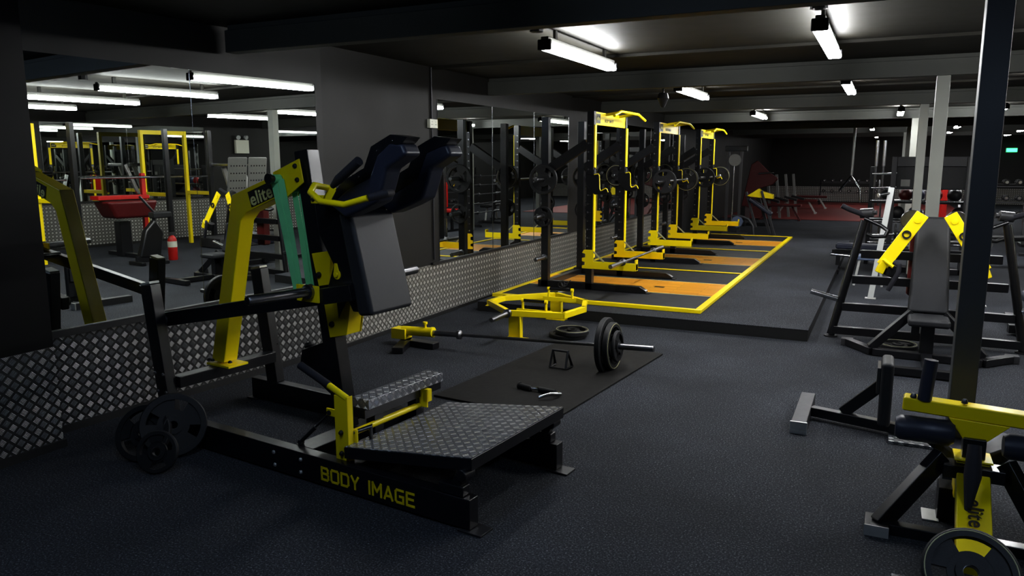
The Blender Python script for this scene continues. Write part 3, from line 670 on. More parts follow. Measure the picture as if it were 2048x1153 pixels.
for i in (1, 2):
    y = RY[i]; zb = ZR + .022 + 1.215
    barbell((-2.945, y + .6, zb), (0, 1, 0), 'loaded barbell racked on the J hooks of the %s rack' % nmz[i])
    plate('mid', (-2.945, y - .10, zb), (0, 1, 0), 'black plate on the camera end of the bar in the %s rack' % nmz[i], spin=.3)
    plate('bigring', (-2.945, y + 1.32, zb), (0, 1, 0), 'pale rimmed plate on the far end of the bar in the %s rack' % nmz[i], spin=.9)

# ------------------------------------------------------------------ hex bar on its stand
HX = thing('hex_bar', 'yellow hexagonal trap bar with chrome sleeves and twin handles', 'trap bar', (-3.04, 6.82, .245))
V6 = [(-.05, -.52), (.46, -.42), (.52, -.05), (.40, .30), (-.03, .58), (-.44, .16), (-.46, -.12)]
mb = MB()
for a, b in zip(V6, V6[1:] + V6[:1]):
    d = (Vector(b) - Vector(a)).normalized() * .02
    mb.bar((a[0] - d[0], a[1] - d[1], 0), (b[0] + d[0], b[1] + d[1], 0), .045, .055)
mb.build('frame', HX, bevel=.003, m='yellow')
for s, o in ((-1, (-.05, -.55, 0)), (1, (-.03, .60, 0))):
    MB().lathe([(0, -.02), (.04, -.02), (.04, .02), (.0245, .025), (.0245, .32), (.02, .33), (0, .33)], o, (.0, s, 0), 20).build('sleeve', HX, m='steel')
for yy, xa, xb in ((-.36, .02, .26), (.36, -.02, .24)):
    mb = MB()
    for x in (xa, xb): mb.cyl((x, yy, .0), (x, yy, .10), .013, 10).lathe([(0, -.012), (.02, -.012), (.02, .012), (0, .012)], (x, yy, .10), (1, 0, 0), 12)
    mb.bar((xa - .06, yy, .0), (xb + .06, yy, .0), .03, .035)
    mb.build('handle_post', HX, m='yellow')
    MB().cyl((xa, yy, .10), (xb, yy, .10), .015, 12).build('grip', HX, m='black')
MB().prism([(-.47, -.2, -.02), (-.46, .1, -.02), (-.46, .35, .01), (-.47, .1, .03)], (.03, 0, 0)).build('side_fin', HX, m='yellow')
SG = thing('bar_stand', 'pair of yellow upright stands under the hex bar', 'stand', (-3.04, 6.82, 0))
for yy in (-.50, .50):
    MB().box(-.06, .07, yy - .006, yy + .006, .006, .215).box(.06, .072, yy - .03, yy + .03, .006, .215).build('stand_post', SG, bevel=.002, m='yellow')
    MB().box(-.09, .12, yy - .06, yy + .06, 0, .006).build('stand_foot', SG, bevel=.002, m='yellow')
bcl = thing('barbell_collar', 'black spring barbell collar lying on the hex bar handle', 'collar', (-2.93, 7.18, .363))
MB().tube([(.03 * math.cos(i * .5), .006 * i - .03, .03 + .03 * math.sin(i * .5)) for i in range(26)], .004, 6).tube([(.03, -.03, .03), (.09, -.05, .06)], .005, 6).tube([(.03, .12, .03), (.09, .05, .075)], .005, 6).build('spring', bcl, m='blacks')

# ------------------------------------------------------------------ landmine, mat and loose attachments
LM = thing('landmine_base', 'yellow and black landmine pivot on two splayed feet by the wall', 'landmine', (-3.82, 5.68, 0))
MB().bar((-.02, .05, .03), (.12, -.33, .03), .10, .055).bar((-.02, .0, .03), (.33, -.03, .03), .10, .055).build('foot', LM, bevel=.006, m='black')
MB().box(-.13, .02, -.06, .06, .06, .155).build('pivot_block', LM, bevel=.004, m='yellow')
MB().cyl((-.04, 0, .13), (.28, 0, .142), .042, 20).lathe([(0, 0), (.047, 0), (.047, .02), (0, .02)], (.265, 0, .142), (1, 0, .03), 20).build('bar_tube', LM, m='yellow')
MB().cyl((.20, .0, .17), (.20, .0, .215), .012).lathe([(0, 0), (.022, 0), (.022, .02), (0, .02)], (.20, 0, .21), (0, 0, 1), 12).build('lock_screw', LM, m='yellow')
bdir = Vector((1.98, -.03, .075)).normalized(); b0 = Vector((-3.60, 5.68, .135))
barbell(b0 + bdir * .98, bdir, 'long barbell in the landmine pivot, loaded end resting over the exercise mat', 2.2)
pb = b0 + bdir * 1.72
G3 = None
plate('big', pb + bdir * -.03, bdir, 'largest inner black grip plate on the landmine barbell', spin=.4)
plate('bigring', pb + bdir * .022, bdir, 'middle plate with pale rim line on the landmine barbell', spin=1.1)
plate('small', pb + bdir * .064, bdir, 'small outer plate on the landmine barbell', spin=.1)
plate('mid', (-2.62, 6.62, .020), (0, 0, 1), 'black weight plate lying flat on the carpet beyond the exercise mat')
plate('ring', (-2.57, 6.60, .060), (.02, 0, 1), 'smaller plate lying on top of the flat plate behind the loaded bar', spin=.8)
ma = R(-5.5)
tag(MB().box(-.49, .49, -.98, .98, 0, .014).build('exercise_mat', bevel=.004, m='mat'), 'long black rubber exercise mat under the loaded end of the landmine barbell', 'mat')
o = bpy.data.objects['exercise_mat']; o.location = (-2.20, 5.38, .001); o.rotation_euler = (0, 0, ma)
fr = thing('push_up_handle', 'small black wire frame handle standing on the mat by the big plates', 'push-up handle', (-2.24, 5.50, .015), R(-4))
MB().tube([(-.07, -.05, .01), (-.065, 0, .14), (.065, 0, .14), (.07, -.05, .01)], .009, 8).tube([(-.07, -.05, .01), (-.075, .06, .01), (-.065, 0, .14)], .007, 8).tube([(.07, -.05, .01), (.075, .06, .01), (.065, 0, .14)], .007, 8).tube([(-.07, -.05, .01), (.07, -.05, .01)], .007, 8).build('frame', fr, m='blacks')
vh = thing('cable_attachment', 'chrome angled cable row handle with black rubber grips lying on the mat', 'cable handle', (-2.13, 4.82, .035), R(-3))
MB().cyl((-.17, .03, .0), (-.06, .0, .0), .02, 14).lathe([(0, 0), (.026, 0), (.026, .01), (0, .01)], (-.175, .031, 0), (1, -.2, 0), 14).cyl((0, .01, 0), (.13, .0, .0), .019, 14).build('rubber_grip', vh, m='rubber')
MB().tube([(-.06, 0, 0), (-.02, .02, 0), (.0, .01, 0)], .012, 10).tube([(.13, 0, 0), (.18, -.02, .0), (.15, -.10, .02), (.08, -.16, .0)], .011, 10).build('handle_rod', vh, m='chrome')
# ------------------------------------------------------------------ seated press machine (faces the camera side)
SP = thing('seated_press', 'black plate loaded shoulder press with tall padded back and two yellow arms beside the column', 'gym machine', (.40, 7.3, 0))
def rb(name, pts, r, key='black', par=None, seg=12): return MB().tube(pts, r, seg).build(name, par or SP, m=key)
mb = MB()
for a, b in (((-.60, .06), (-.40, -.22)), ((-.40, -.22), (.40, -.28)), ((.40, -.28), (.62, -.03))): mb.bar((a[0], a[1], .035), (b[0], b[1], .035), .075, .06)
mb.build('front_foot', SP, bevel=.004, m='black')
for s, p in ((-1, (-.615, .085)), (1, (.635, -.01))): MB().box(p[0] - .05, p[0] + .05, p[1] - .04, p[1] + .04, .0, .064).build('foot_cap', SP, bevel=.003, m='greys')
for s in (-1, 1):
    tx = -.55 if s < 0 else .57
    rb('rear_leg', [(s * .77, .40, .02), (tx, .48, 1.10)], .036)
    MB().lathe([(0, 0), (.06, 0), (.06, .012), (0, .014)], (s * .77, .40, 0), (0, 0, 1), 16).build('foot_pad', SP, m='rubber')
    MB().lathe([(0, -.06), (.045, -.06), (.045, .05), (.02, .055), (.02, .08), (0, .08)], (tx + s * -.02, .47, 1.17), (-s, -.2, .1), 18).build('pivot', SP, m='greys')
    rb('hand_grip', [(tx - s * -.0 + s * -.03, .46, 1.14), (tx + s * .13, .44, 1.20), (tx + s * .20, .43, 1.235)], .023, 'foam')
    rb('loop_handle', [(tx, .46, 1.12), (tx - s * .14, .43, 1.06), (tx - s * .20, .40, 1.02), (tx - s * .18, .38, .97), (tx - s * .08, .40, .96), (tx - s * .03, .42, .98)], .017, 'black')
    # yellow arm
    MB().bar((s * .10, -.03, 1.205), (s * .375, -.10, .76), .012, .105, (0, 1, 0)).build('press_arm', SP, bevel=.004, m='yellow')
    mb = MB().lathe([(0, 0), (.026, 0), (.026, .012), (0, .014)], (s * .135, -.04, 1.15), (0, -1, .1), 14); mb.build('arm_bolt', SP, m='yellow')
    MB().lathe([(.022, 0), (.036, 0), (.036, .014), (.022, .014), (.022, 0)], (s * .21, -.065, 1.03), (0, -1, .1), 18).build('arm_bearing', SP, m='rubber')
    MB().bar((s * .36, -.10, .80), (s * .40, -.11, .70), .06, .06).build('arm_end', SP, bevel=.005, m='yellow')
    rb('arm_crossbar', [(s * .37, -.12, .815), (s * .29, -.15, .76)], .016, 'yellow')
    rb('hanging_handle', [(s * .29, -.14, .80), (s * .25, -.16, .78), (s * .25, -.17, .72), (s * .32, -.16, .56)], .019, 'foam')
    MB().lathe([(0, -.05), (.05, -.05), (.055, 0), (.05, .05), (0, .05)], (s * .31, -.06, .72), (s * .4, 0, -1), 18).build('counterweight', SP, m='rubber')
    MB().lathe([(0, -.01), (.085, -.01), (.09, 0), (.085, .01), (0, .01)], (s * .17, .27, 1.13), (0, 1, 0), 28).build('pulley_disc', SP, m='steel')
    rb('weight_sleeve', [(s * .73, .41, .36), (s * .97, .40, .42)], .0255, 'chrome', None, 16)
    MB().bar((s * .42, -.20, .06), (s * .12, -.08, .37), .05, .07).build('seat_strut', SP, bevel=.004, m='black')
for z, w_, y in ((.81, .56, .46), (.57, .62, .44), (.31, .69, .42), (.085, .75, .40)):
    MB().box(-w_, w_, y - .03, y + .03, z - .055, z + .02).build('rear_crossbar', SP, bevel=.005, m='black')
bp = MB().hull8([(-.155, -.03, .36), (.155, -.03, .36), (.155, .05, .36), (-.155, .05, .36), (-.13, .26, 1.17), (.13, .26, 1.17), (.13, .34, 1.15), (-.13, .34, 1.15)])
o = bp.build('back_pad', SP, bevel=.03, bseg=4, m='vinylg')
MB().box(-.155, .155, -.36, -.04, .30, .365).build('seat_pad', SP, bevel=.025, bseg=4, m='vinylg')
MB().box(-.05, .05, -.26, -.12, .05, .30).box(-.12, -.06, -.2, -.16, .2, .3).build('seat_post', SP, bevel=.004, m='black')
MB().bar((0, .05, .30), (0, .42, .85), .06, .08).build('back_support', SP, bevel=.004, m='black')
MB().box(-.04, .04, -.80, -.28, .01, .07).box(-.28, .30, -.86, -.79, .01, .07).build('spine', SP, bevel=.004, m='black')
MB().box(-.16, .02, .50, .62, .42, 1.05).build('rear_cushion', SP, bevel=.02, m='redv')
plate('ring', (.20, 7.46, .021), (0, 0, 1), 'thin plate lying flat on the floor under the seated press')

# ------------------------------------------------------------------ low padded row bench
RB = thing('row_bench', 'low black frame with upright chest pad and pale capped foot bar on open carpet', 'gym machine', (0, 5.05, 0))
MB().box(-.42, -.33, -.27, .38, .0, .078).build('foot_bar', RB, bevel=.004, m='greys')
MB().box(-.425, -.325, -.285, -.27, .0, .03).box(-.425, -.325, -.285, -.27, .03, .078).build('foot_cap', RB, bevel=.002, m='zinc')
MB().bar((-.33, .07, .05), (.46, -.14, .05), .06, .06).build('base_beam', RB, bevel=.004, m='black')
MB().bar((-.14, .03, .08), (.07, .0, .30), .06, .07).build('diagonal_brace', RB, bevel=.004, m='black')
MB().box(.06, .11, -.05, .05, .05, .40).build('post', RB, bevel=.004, m='black')
MB().box(.035, .055, -.10, .10, .26, .42).build('pad_backing', RB, bevel=.003, m='greys')
MB().box(.055, .125, -.13, .13, .06, .46).build('chest_pad', RB, bevel=.025, bseg=4, m='vinylg')
MB().box(.12, .40, -.22, -.06, .0, .018).build('foot_plate', RB, bevel=.002, m='tread2')

# ------------------------------------------------------------------ yellow topped bench in the corner of the view
YB = thing('leg_machine', 'black and yellow machine with long yellow cross beam, roller pads and dark saddle seat', 'gym machine', (.42, 3.75, 0))
MB().bar((-.275, .15, .535), (.62, .10, .51), .085, .065, (0, 1, 0)).build('top_beam', YB, bevel=.008, m='yellow')
mb = MB()
for x in (-.235, -.03, .35): bolt(mb, (x, .12, .567), (0, 0, 1), .014, .02)
mb.build('bolts', YB, m='steel')
MB().prism([(-.09, .09, .50), (.15, .09, .49), (.06, .09, .40), (-.02, .09, .40)], (0, .05, 0)).build('beam_gusset', YB, bevel=.003, m='yellow')
for x0, x1, z in ((-.30, -.06, .425), (.13, .42, .40)):
    MB().lathe([(0, x0), (.045, x0), (.058, x0 + .02), (.058, x1 - .02), (.045, x1), (0, x1)], (0, .10, z), (1, 0, 0), 24).build('roller_pad', YB, m='vinyl')
MB().cyl((-.19, .12, .56), (-.175, .13, .75), .03).build('knee_post', YB, m='vinyl')
MB().box(-.025, .065, .07, .15, .30, .42).build('inner_post', YB, bevel=.004, m='black')
MB().box(-.045, .085, .05, .17, .14, .325).box(-.055, .095, .04, .18, .32, .33).build('outer_post', YB, bevel=.003, m='yellow')
MB().prism([(-.175, .46, .335), (-.14, .46, .365), (-.04, .46, .305), (.09, .46, .305), (.18, .46, .36), (.215, .46, .33), (.11, .46, .215), (-.04, .46, .215)], (0, -.24, -.0)).build('saddle_seat', YB, bevel=.02, bseg=3, m='vinyl')
for s in (-1, 1): MB().bar((s * .30 + .02 + (-.06 if s < 0 else 0), -.13, .03), (s * .12 + .02, .06, .33), .05, .085).build('front_leg', YB, bevel=.004, m='black')
MB().box(-.40, -.30, -.20, -.06, .0, .05).box(.28, .38, -.20, -.06, .0, .05).build('feet', YB, bevel=.004, m='black')
MB().box(-.40, -.30, -.202, -.198, .0, .05).build('foot_end', YB, m='zinc')
MB().box(-.10, .14, .0, .10, .25, .31).box(-.30, .30, -.16, -.10, .0, .05).build('cross_brace', YB, bevel=.004, m='black')
MB().bar((.02, .05, .27), (.0, -.45, .05), .13, .06, (1, 0, 0)).build('spine', YB, bevel=.005, m='yellow')
words('spine_lettering', 'elite', .085, 'dark', YB, Vector((.012, -.225, .197)), frame_of((0, -.5, -.22), (1, 0, 0)), 1.0, .001, .001, 'CENTER')
MB().tube([(.0, -.10, .45), (-.002, -.15, .33), (-.012, -.19, .20), (-.016, -.2, .05)], [.026, .034, .014, .010], 14).build('release_lever', YB, m='foam')
MB().box(-.16, -.09, .07, .20, .0, .008).build('anchor_plate', YB, bevel=.002, m='zinc')
MB().box(-.10, .10, .10, .22, .0, .16).build('base_block', YB, bevel=.004, m='blacks')
plate('ring', (.375, 3.02, .175), (.0, -.72, .60), 'black grip plate with thin gold rim line, tilted in front of the yellow spine', spin=1.55)
tag(MB().box(.13, .24, 3.13, 3.22, 0, .012).build('tread_foot_plate', bevel=.002, m='tread2'), 'small tread plate offcut on the floor at the bottom edge near the tilted plate', 'foot plate')

# ------------------------------------------------------------------ equipment further down the room
# tall cable tower with white legs
CT = thing('cable_tower', 'tall black cable tower panel with small pale placard behind white legs', 'gym machine', (.60, 12.7, 0))
for x in (-.50, .46): MB().box(x - .035, x + .035, -.05, .05, 0, 1.70).build('upright', CT, bevel=.004, m='blacks')
MB().box(-.46, .42, -.04, .04, 1.56, 1.70).build('header', CT, bevel=.004, m='blacks')
MB().box(-.46, .42, -.01, .01, 1.24, 1.56).build('shroud_panel', CT, bevel=.002, m='rubber')
MB().box(-.40, -.28, -.02, -.012, 1.27, 1.37).build('placard', CT, m='greyplate')
for x in (-.12, .10): MB().cyl((x, -.03, .1), (x, -.03, 1.5), .008, 8).build('guide_rod', CT, m='chrome')
MB().box(-.5, .46, -.05, .05, 0, .08).build('base_beam', CT, bevel=.004, m='black')
WS = thing('squat_stand', 'white legged squat stand with black bar pegs in front of the cable tower', 'squat stand', (.50, 10.05, 0))
for s in (-1, 1):
    MB().bar((s * .57, 0, .0), (s * .43, .30, 1.32), .065, .065).build('leg', WS, bevel=.004, m='white')
    MB().box(s * .57 - .06, s * .57 + .06, -.05, .05, 0, .012).build('foot_plate', WS, bevel=.002, m='zinc')
    MB().tube([(s * .43, .28, 1.26), (s * .56, .20, 1.235)], .018, 12).build('bar_peg', WS, m='black')
    MB().lathe([(0, 0), (.026, 0), (.026, .012), (0, .014)], (s * .56, .20, 1.235), (s, -.6, -.2), 14).build('peg_end', WS, m='zinc')
MB().box(-.46, .46, .1, .16, .55, .61).build('crossbar', WS, bevel=.004, m='black')
# chrome barred storage rack
SR = thing('bar_storage_rack', 'wide storage rack with bright chrome rails across the room behind the columns', 'storage rack', (.55, 13.5, 0))
for x in (-.75, .75): MB().box(x - .03, x + .03, -.04, .3, 0, 1.55).build('upright', SR, bevel=.003, m='black')
for z in (.36, .70, .74, 1.02, 1.22, 1.44): MB().cyl((-.75, -.05, z), (.75, -.05, z), .018, 12).build('rail', SR, m='chrome')
for z in (.40, .72, 1.0): MB().box(-.72, .72, .0, .28, z - .02, z).build('shelf', SR, m='blacks')
sacks = [('redv', -.25, 1.01), ('blacks', -.5, 1.01), ('red', .16, 1.01), ('bluegrey', -.08, 1.01), ('blacks', .42, 1.01), ('redv', .12, .73), ('blacks', -.35, .73), ('bluegrey', -.1, .73), ('blacks', .5, .73)]
for i, (k, x, z) in enumerate(sacks):
    c = {'redv': 'dark red', 'red': 'bright red', 'blacks': 'black', 'bluegrey': 'pale blue'}[k]
    t = thing('medicine_ball', c + ' medicine ball on the chrome railed storage rack', 'ball', (.55 + x, 13.64, z + .101), 0, c + ' medicine balls on the storage rack')
    MB().lathe([(0, -.1)] + [(.1 * math.cos(a), .1 * math.sin(a)) for a in [R(-75 + 15 * j) for j in range(11)]] + [(0, .1)], (0, 0, 0), (0, 0, 1), 20).build('shell', t, m=k)
    MB().lathe([(.1005, -.004), (.1015, 0), (.1005, .004)], (0, 0, 0), (0, 1, 0), 20).build('seam', t, m='rubber')
# dumbbells
def dumbbell_mesh():
    mb = MB().use('rubber')
    for s in (-1, 1): mb.lathe([(0, s * .06), (.05, s * .06), (.058, s * .075), (.058, s * .135), (.045, s * .15), (.02, s * .15)], (0, 0, 0), (1, 0, 0), 8)
    mb.use('chrome').lathe([(0, -.151), (.028, -.151), (.028, -.148)], (0, 0, 0), (1, 0, 0), 12).lathe([(0, .151), (.028, .151), (.028, .148)], (0, 0, 0), (1, 0, 0), 12).cyl((-.06, 0, 0), (.06, 0, 0), .015, 8)
    o = mb.build('db'); me = o.data; bpy.data.objects.remove(o); return me
DB = dumbbell_mesh()
def db_rack(x, y, W, nlev, rz, label, grp, z0=.45, dz=.34, n=6):
    t = thing('dumbbell_rack', label, 'dumbbell rack', (x, y, 0), rz)
    for s in (-1, 1): MB().bar((s * W / 2, -.2, 0), (s * W / 2, .2, z0 + dz * (nlev - 1) + .1), .05, .06).bar((s * W / 2, -.25, .03), (s * W / 2, .3, .03), .06, .05).build('side_frame', t, bevel=.003, m='black')
    for l in range(nlev):
        z = z0 + dz * l; yy = -.18 + .4 * (z / (z0 + dz * (nlev - 1) + .1)) - .02
        MB().box(-W / 2, W / 2, yy - .14, yy - .10, z - .02, z + .0).box(-W / 2, W / 2, yy + .04, yy + .08, z + .02, z + .04).build('shelf_rail', t, bevel=.002, m='greys')
        for i in range(n):
            o = bpy.data.objects.new('dumbbell', DB); COL.objects.link(o)
            px = -W / 2 + .12 + (W - .24) * i / (n - 1)
            o.matrix_world = Matrix.Translation((x, y, 0)) @ Matrix.Rotation(rz, 4, 'Z') @ Matrix.Translation((px, yy - .03, z + .075)) @ Matrix.Rotation(PI / 2, 4, 'Z')
            tag(o, 'black round headed dumbbell with chrome cap on the ' + grp, 'dumbbell', 'dumbbells on the ' + grp)
db_rack(-1.2, 31.2, 2.0, 2, 0, 'low dumbbell rack against the far tread plate wall over the red floor', 'far wall rack', .45, .38, 7)
db_rack(1.9, 17.6, 1.1, 3, 0, 'dumbbell rack beyond the twin grey columns', 'rack behind the columns', .55, .3, 5)
db_rack(3.2, 17.9, 1.1, 3, 0, 'dumbbell rack beyond the tall dark column', 'rack past the tall dark column', .5, .3, 5)
# cable crossover near the end of the platforms
CC = thing('cable_crossover', 'grey twin post cable machine with pulley disc and curved foot behind the third rack', 'gym machine', (-2.95, 17.7, 0))
for x in (-.25, .03): MB().box(x - .03, x + .03, -.03, .03, 0, 1.95).build('post', CC, bevel=.003, m='greys')
MB().box(-.32, .16, -.06, .06, 1.85, 1.97).build('pulley_head', CC, bevel=.01, m='black')
MB().lathe([(0, -.02), (.13, -.02), (.14, 0), (.13, .02), (0, .02)], (-.10, -.06, 1.66), (0, 1, 0), 28).build('pulley_disc', CC, m='greyplate')
MB().tube([(-.1, -.06, .42), (.1, -.08, .42), (.26, -.1, .36), (.36, -.1, .22), (.38, -.1, .02)], .03).box(-.3, .2, -.2, .2, 0, .05).build('foot_frame', CC, m='greys')
MB().lathe([(0, -.03), (.13, -.03), (.13, .03), (0, .03)], (.02, -.1, .30), (0, 1, 0), 8).build('lower_guard', CC, m='bluegrey')
MB().cyl((-.11, -.06, .3), (-.11, -.06, 1.6), .02, 10).build('chain_rod', CC, m='chrome')
RM = thing('lever_row_machine', 'dark red lever machine with sloping arms behind the cable posts', 'gym machine', (-2.95, 20.3, 0))
MB().prism([(-.35, 0, .5), (-.15, 0, 1.55), (0, 0, 1.65), (.30, 0, 1.35), (.52, 0, 1.2), (.40, 0, 1.05), (.10, 0, .95), (-.1, 0, .45)], (0, .12, 0)).build('lever_arm', RM, bevel=.02, m='redv')
MB().box(-.35, -.2, -.3, .5, 0, .5).box(-.5, .4, .0, .1, 0, .08).build('base', RM, bevel=.01, m='black')
MB().cyl((.05, -.05, 1.33), (.42, -.05, 1.35), .02).build('handle', RM, m='chrome')
IB = thing('incline_bench', 'black incline bench with yellow head plate and splayed grey legs', 'bench', (-2.5, 18.0, 0))
MB().prism([(-.30, -.1, .86), (-.05, -.1, 1.03), (.02, -.1, .97), (.27, -.1, .90), (.27, -.1, .80), (-.2, -.1, .84)], (0, .2, 0)).build('head_plate', IB, bevel=.01, m='yellow')
for a, b in (((-.33, 0, .95), (-.08, 0, .15)), ((.02, -.1, .98), (.34, -.1, .0)), ((-.12, .2, .95), (.2, .2, 0))): MB().bar(a, b, .05, .06).build('leg', IB, bevel=.004, m='greys')
MB().bar((-.25, 0, .80), (.25, 0, .45), .28, .08, (0, 1, 0)).build('pad', IB, bevel=.03, bseg=3, m='vinyl')
for i, (x, y) in enumerate(((-2.95, 22.6), (-2.78, 23.2), (-2.60, 23.8), (-2.45, 24.4))):
    t = thing('leaning_post_bench', 'grey upright bench post leaning back, ' + ('closest of four', 'second of four', 'third of four', 'last of four')[i] + ' beside the red benches', 'bench')
    t.location = (x, y, 0)
    MB().bar((.10, 0, .0), (-.06, .1, 1.25), .07, .06).build('post', t, bevel=.004, m='greyplate')
    MB().bar((-.06, .1, .6), (.3, .1, .5), .2, .06, (0, 1, 0)).build('pad', t, bevel=.01, m='rubber')
def flat_bench(x, y, L, label, leg):
    t = thing('flat_bench', label, 'bench', (x, y, 0))
    MB().box(-L / 2, L / 2, -.15, .15, .38, .45).build('seat_pad', t, bevel=.02, bseg=2, m='redv')
    for s in (-1, 1): MB().bar((s * (L / 2 - .25), 0, .38), (s * (L / 2 - .02), 0, .0), .05, .05).build('leg', t, bevel=.004, m=leg)
    for s in (-1, 1): MB().box(s * (L / 2 - .03) - .03, s * (L / 2 - .03) + .03, -.22, .22, 0, .05).build('foot', t, bevel=.004, m=leg)
flat_bench(-2.60, 22.6, 1.1, 'dark red flat bench standing at the edge of the red floor', 'redv')
flat_bench(-2.45, 25.6, 1.15, 'dark red flat bench with pale legs, middle of three on the red floor', 'zinc')
flat_bench(-2.35, 28.4, 1.15, 'dark red flat bench with pale legs closest to the far wall', 'zinc')
HB = thing('hanging_cable_handle', 'long hanging cable with a chrome V handle over the red floor', 'cable handle', (-.74, 20.2, 2.41))
MB().cyl((0, 0, 0), (-.01, 0, -1.12), .034, 10).build('cable', HB, m='zinc')
MB().tube([(-.25, 0, -1.48), (-.01, 0, -1.14), (.20, 0, -1.45), (.22, 0, -1.75)], .026, 10).build('v_handle', HB, m='chrome')
for i, (x, y) in enumerate(((-.16, 14.0), (-.05, 14.12))):
    t = thing('standing_barbell', ('chrome ended barbell standing upright beside the storage rack', 'second barbell standing upright, darker shaft, beside the storage rack')[i], 'barbell', (x, y, 0))
    MB().cyl((0, 0, .02), (0, 0, .45), .025).cyl((0, 0, 1.55), (0, 0, 1.97), .025).build('sleeve', t, m='chrome'); MB().cyl((0, 0, .4), (0, 0, 1.6), .014).lathe([(0, 0), (.09, 0), (.08, .04), (.03, .06), (0, .06)], (0, 0, 0), (0, 0, 1), 16).build('shaft', t, m='steel')
RW = thing('seated_row', 'low dark cable row bench with chrome foot rests behind the seated press', 'gym machine', (-.15, 12.3, 0))
MB().box(-.45, .6, -.12, .12, .36, .44).build('seat_pad', RW, bevel=.02, m='vinyl')
MB().box(-.5, .7, -.03, .03, .28, .34).box(-.45, -.38, -.25, .25, 0, .06).box(.5, .57, -.25, .25, 0, .06).box(-.44, -.38, -.03, .03, .05, .3).box(.5, .56, -.03, .03, .05, .3).build('frame', RW, bevel=.004, m='black')
MB().cyl((-.5, -.3, .30), (.1, -.32, .26), .02).cyl((.0, -.28, .6), (.35, -.28, .62), .018).build('foot_rest', RW, m='chrome')
for x in (.15, .32): plate('small', (-.15 + x, 12.02, .66), (1, 0, 0), 'dark roller wheel plate on the low row bench', 'plates on the low row bench')
ST = thing('aerobic_stool', 'small pale blue topped stool on the carpet behind the press machine crossbars', 'stool', (-.12, 11.2, 0))
MB().box(-.16, .16, -.14, .14, .34, .40).build('seat', ST, bevel=.01, m='bluegrey')
for a in (-1, 1):
    for b in (-1, 1): MB().bar((a * .17, b * .14, 0), (a * .12, b * .1, .35), .03, .03).build('leg', ST, m='zinc')
GL = thing('exit_light', 'small green glowing exit light on the far wall', 'exit sign', (4.0, 32.9, 2.0))
MB().box(-.16, .16, 0, .06, -.06, .06).build('lens', GL, bevel=.005, m='greenlit')
MB().box(-.18, .18, .05, .1, -.08, .08).build('housing', GL, m='white')
for i, (x, y, rz, k, lb) in enumerate(((1.95, 14.2, 20, 'rubber', 'black flat bench beyond the tall dark column'), (2.5, 16.2, 75, 'redv', 'dark red flat bench beyond the tall dark column, nearer the dumbbells'), (1.35, 19.0, 80, 'rubber', 'black flat bench behind the barbell rack'))):
    t = thing('flat_bench', lb, 'bench', (x, y, 0), R(rz))
    MB().box(-.6, .6, -.14, .14, .40, .47).build('seat_pad', t, bevel=.02, bseg=2, m=k)
    for s in (-1, 1): MB().bar((s * .4, 0, .40), (s * .52, 0, .03), .05, .05).build('leg', t, bevel=.004, m='zinc')
    for s in (-1, 1): MB().box(s * .53 - .03, s * .53 + .03, -.2, .2, 0, .05).build('foot', t, bevel=.004, m='greys')
# wall sign
NS = thing('number_sign', 'small yellow round sign on the far wall near the exit light', 'sign', (3.42, 32.95, 1.55))
MB().lathe([(0, 0), (.18, 0), (.18, .02), (0, .02)], (0, 0, .1), (0, -1, 0), 20).box(-.06, .06, -.02, 0, -.35, 0).build('disc', NS, m='yellow')

# ------------------------------------------------------------------ machines seen only in the mirrors
LP = thing('leg_press', 'grey leg press with perforated split foot plate, seen in the first mirror', 'gym machine', (1.75, 8.6, 0))
for s in (-1, 1):
    mb = MB(); mb.bar((0, s * .19, 1.02), (-.10, s * .19, 1.72), .36, .03, (0, 1, 0)); mb.build('foot_plate', LP, bevel=.015, m='greyplate')
    mb = MB()
    for i in range(6):
        for j in range(5):
            z = 1.10 + j * .12; x = -.0165 - (z - 1.02) / 7
            mb.lathe([(0, 0), (.013, 0), (.013, .002), (0, .002)], (x - .001, s * .19 + (i - 2.5) * .052, z), (-1, 0, -.14), 8)
    mb.build('holes', LP, m='dark')
MB().bar((-.02, 0, 1.15), (.35, 0, .1), .08, .1).bar((.6, 0, .06), (-.6, -.1, .06), .08, .08).bar((-.5, -.6, .05), (-.5, .7, .05), .08, .06).build('base_frame', LP, bevel=.004, m='black')
for s in (-1, 1): MB().tube([(-.05, s * .3, 1.0), (-.25, s * .38, .92), (-.3, s * .38, .75)], .02).build('handle', LP, m='yellow')
MB().bar((-.5, 0, .35), (.1, 0, .45), .3, .09, (0, 1, 0)).bar((.1, 0, .4), (.35, 0, .95), .3, .08, (0, 1, 0)).build('seat_pad', LP, bevel=.03, bseg=3, m='vinyl')
BP = thing('bench_press_station', 'red bench press station with chrome barbell, seen in the first mirror', 'gym machine', (4.1, 7.7, 0))
MB().box(-.15, .15, -.45, .45, 1.0, 1.07).box(-.04, .04, .38, .46, .0, 1.45).build('red_frame', BP, bevel=.01, m='red')
MB().cyl((-.1, -.7, 1.38), (-.1, .5, 1.38), .02).bar((-.05, .3, 1.1), (-.05, .1, 1.6), .05, .05).build('bar', BP, m='chrome')
MB().hull8([(-.3, -.25, .68), (.2, -.25, .68), (.2, .40, .68), (-.3, .40, .68), (-.35, -.4, .98), (.2, -.4, .98), (.2, .5, .98), (-.35, .5, .98)]).build('seat_back', BP, bevel=.05, bseg=3, m='redv')
MB().box(-.1, .1, -.1, .1, 0, .62).box(-.5, .5, -.05, .05, 0, .07).build('pedestal', BP, bevel=.01, m='black')
BK = thing('exercise_bike', 'black upright exercise bike with tilted console, seen in the first mirror', 'exercise bike', (2.7, 7.45, 0))
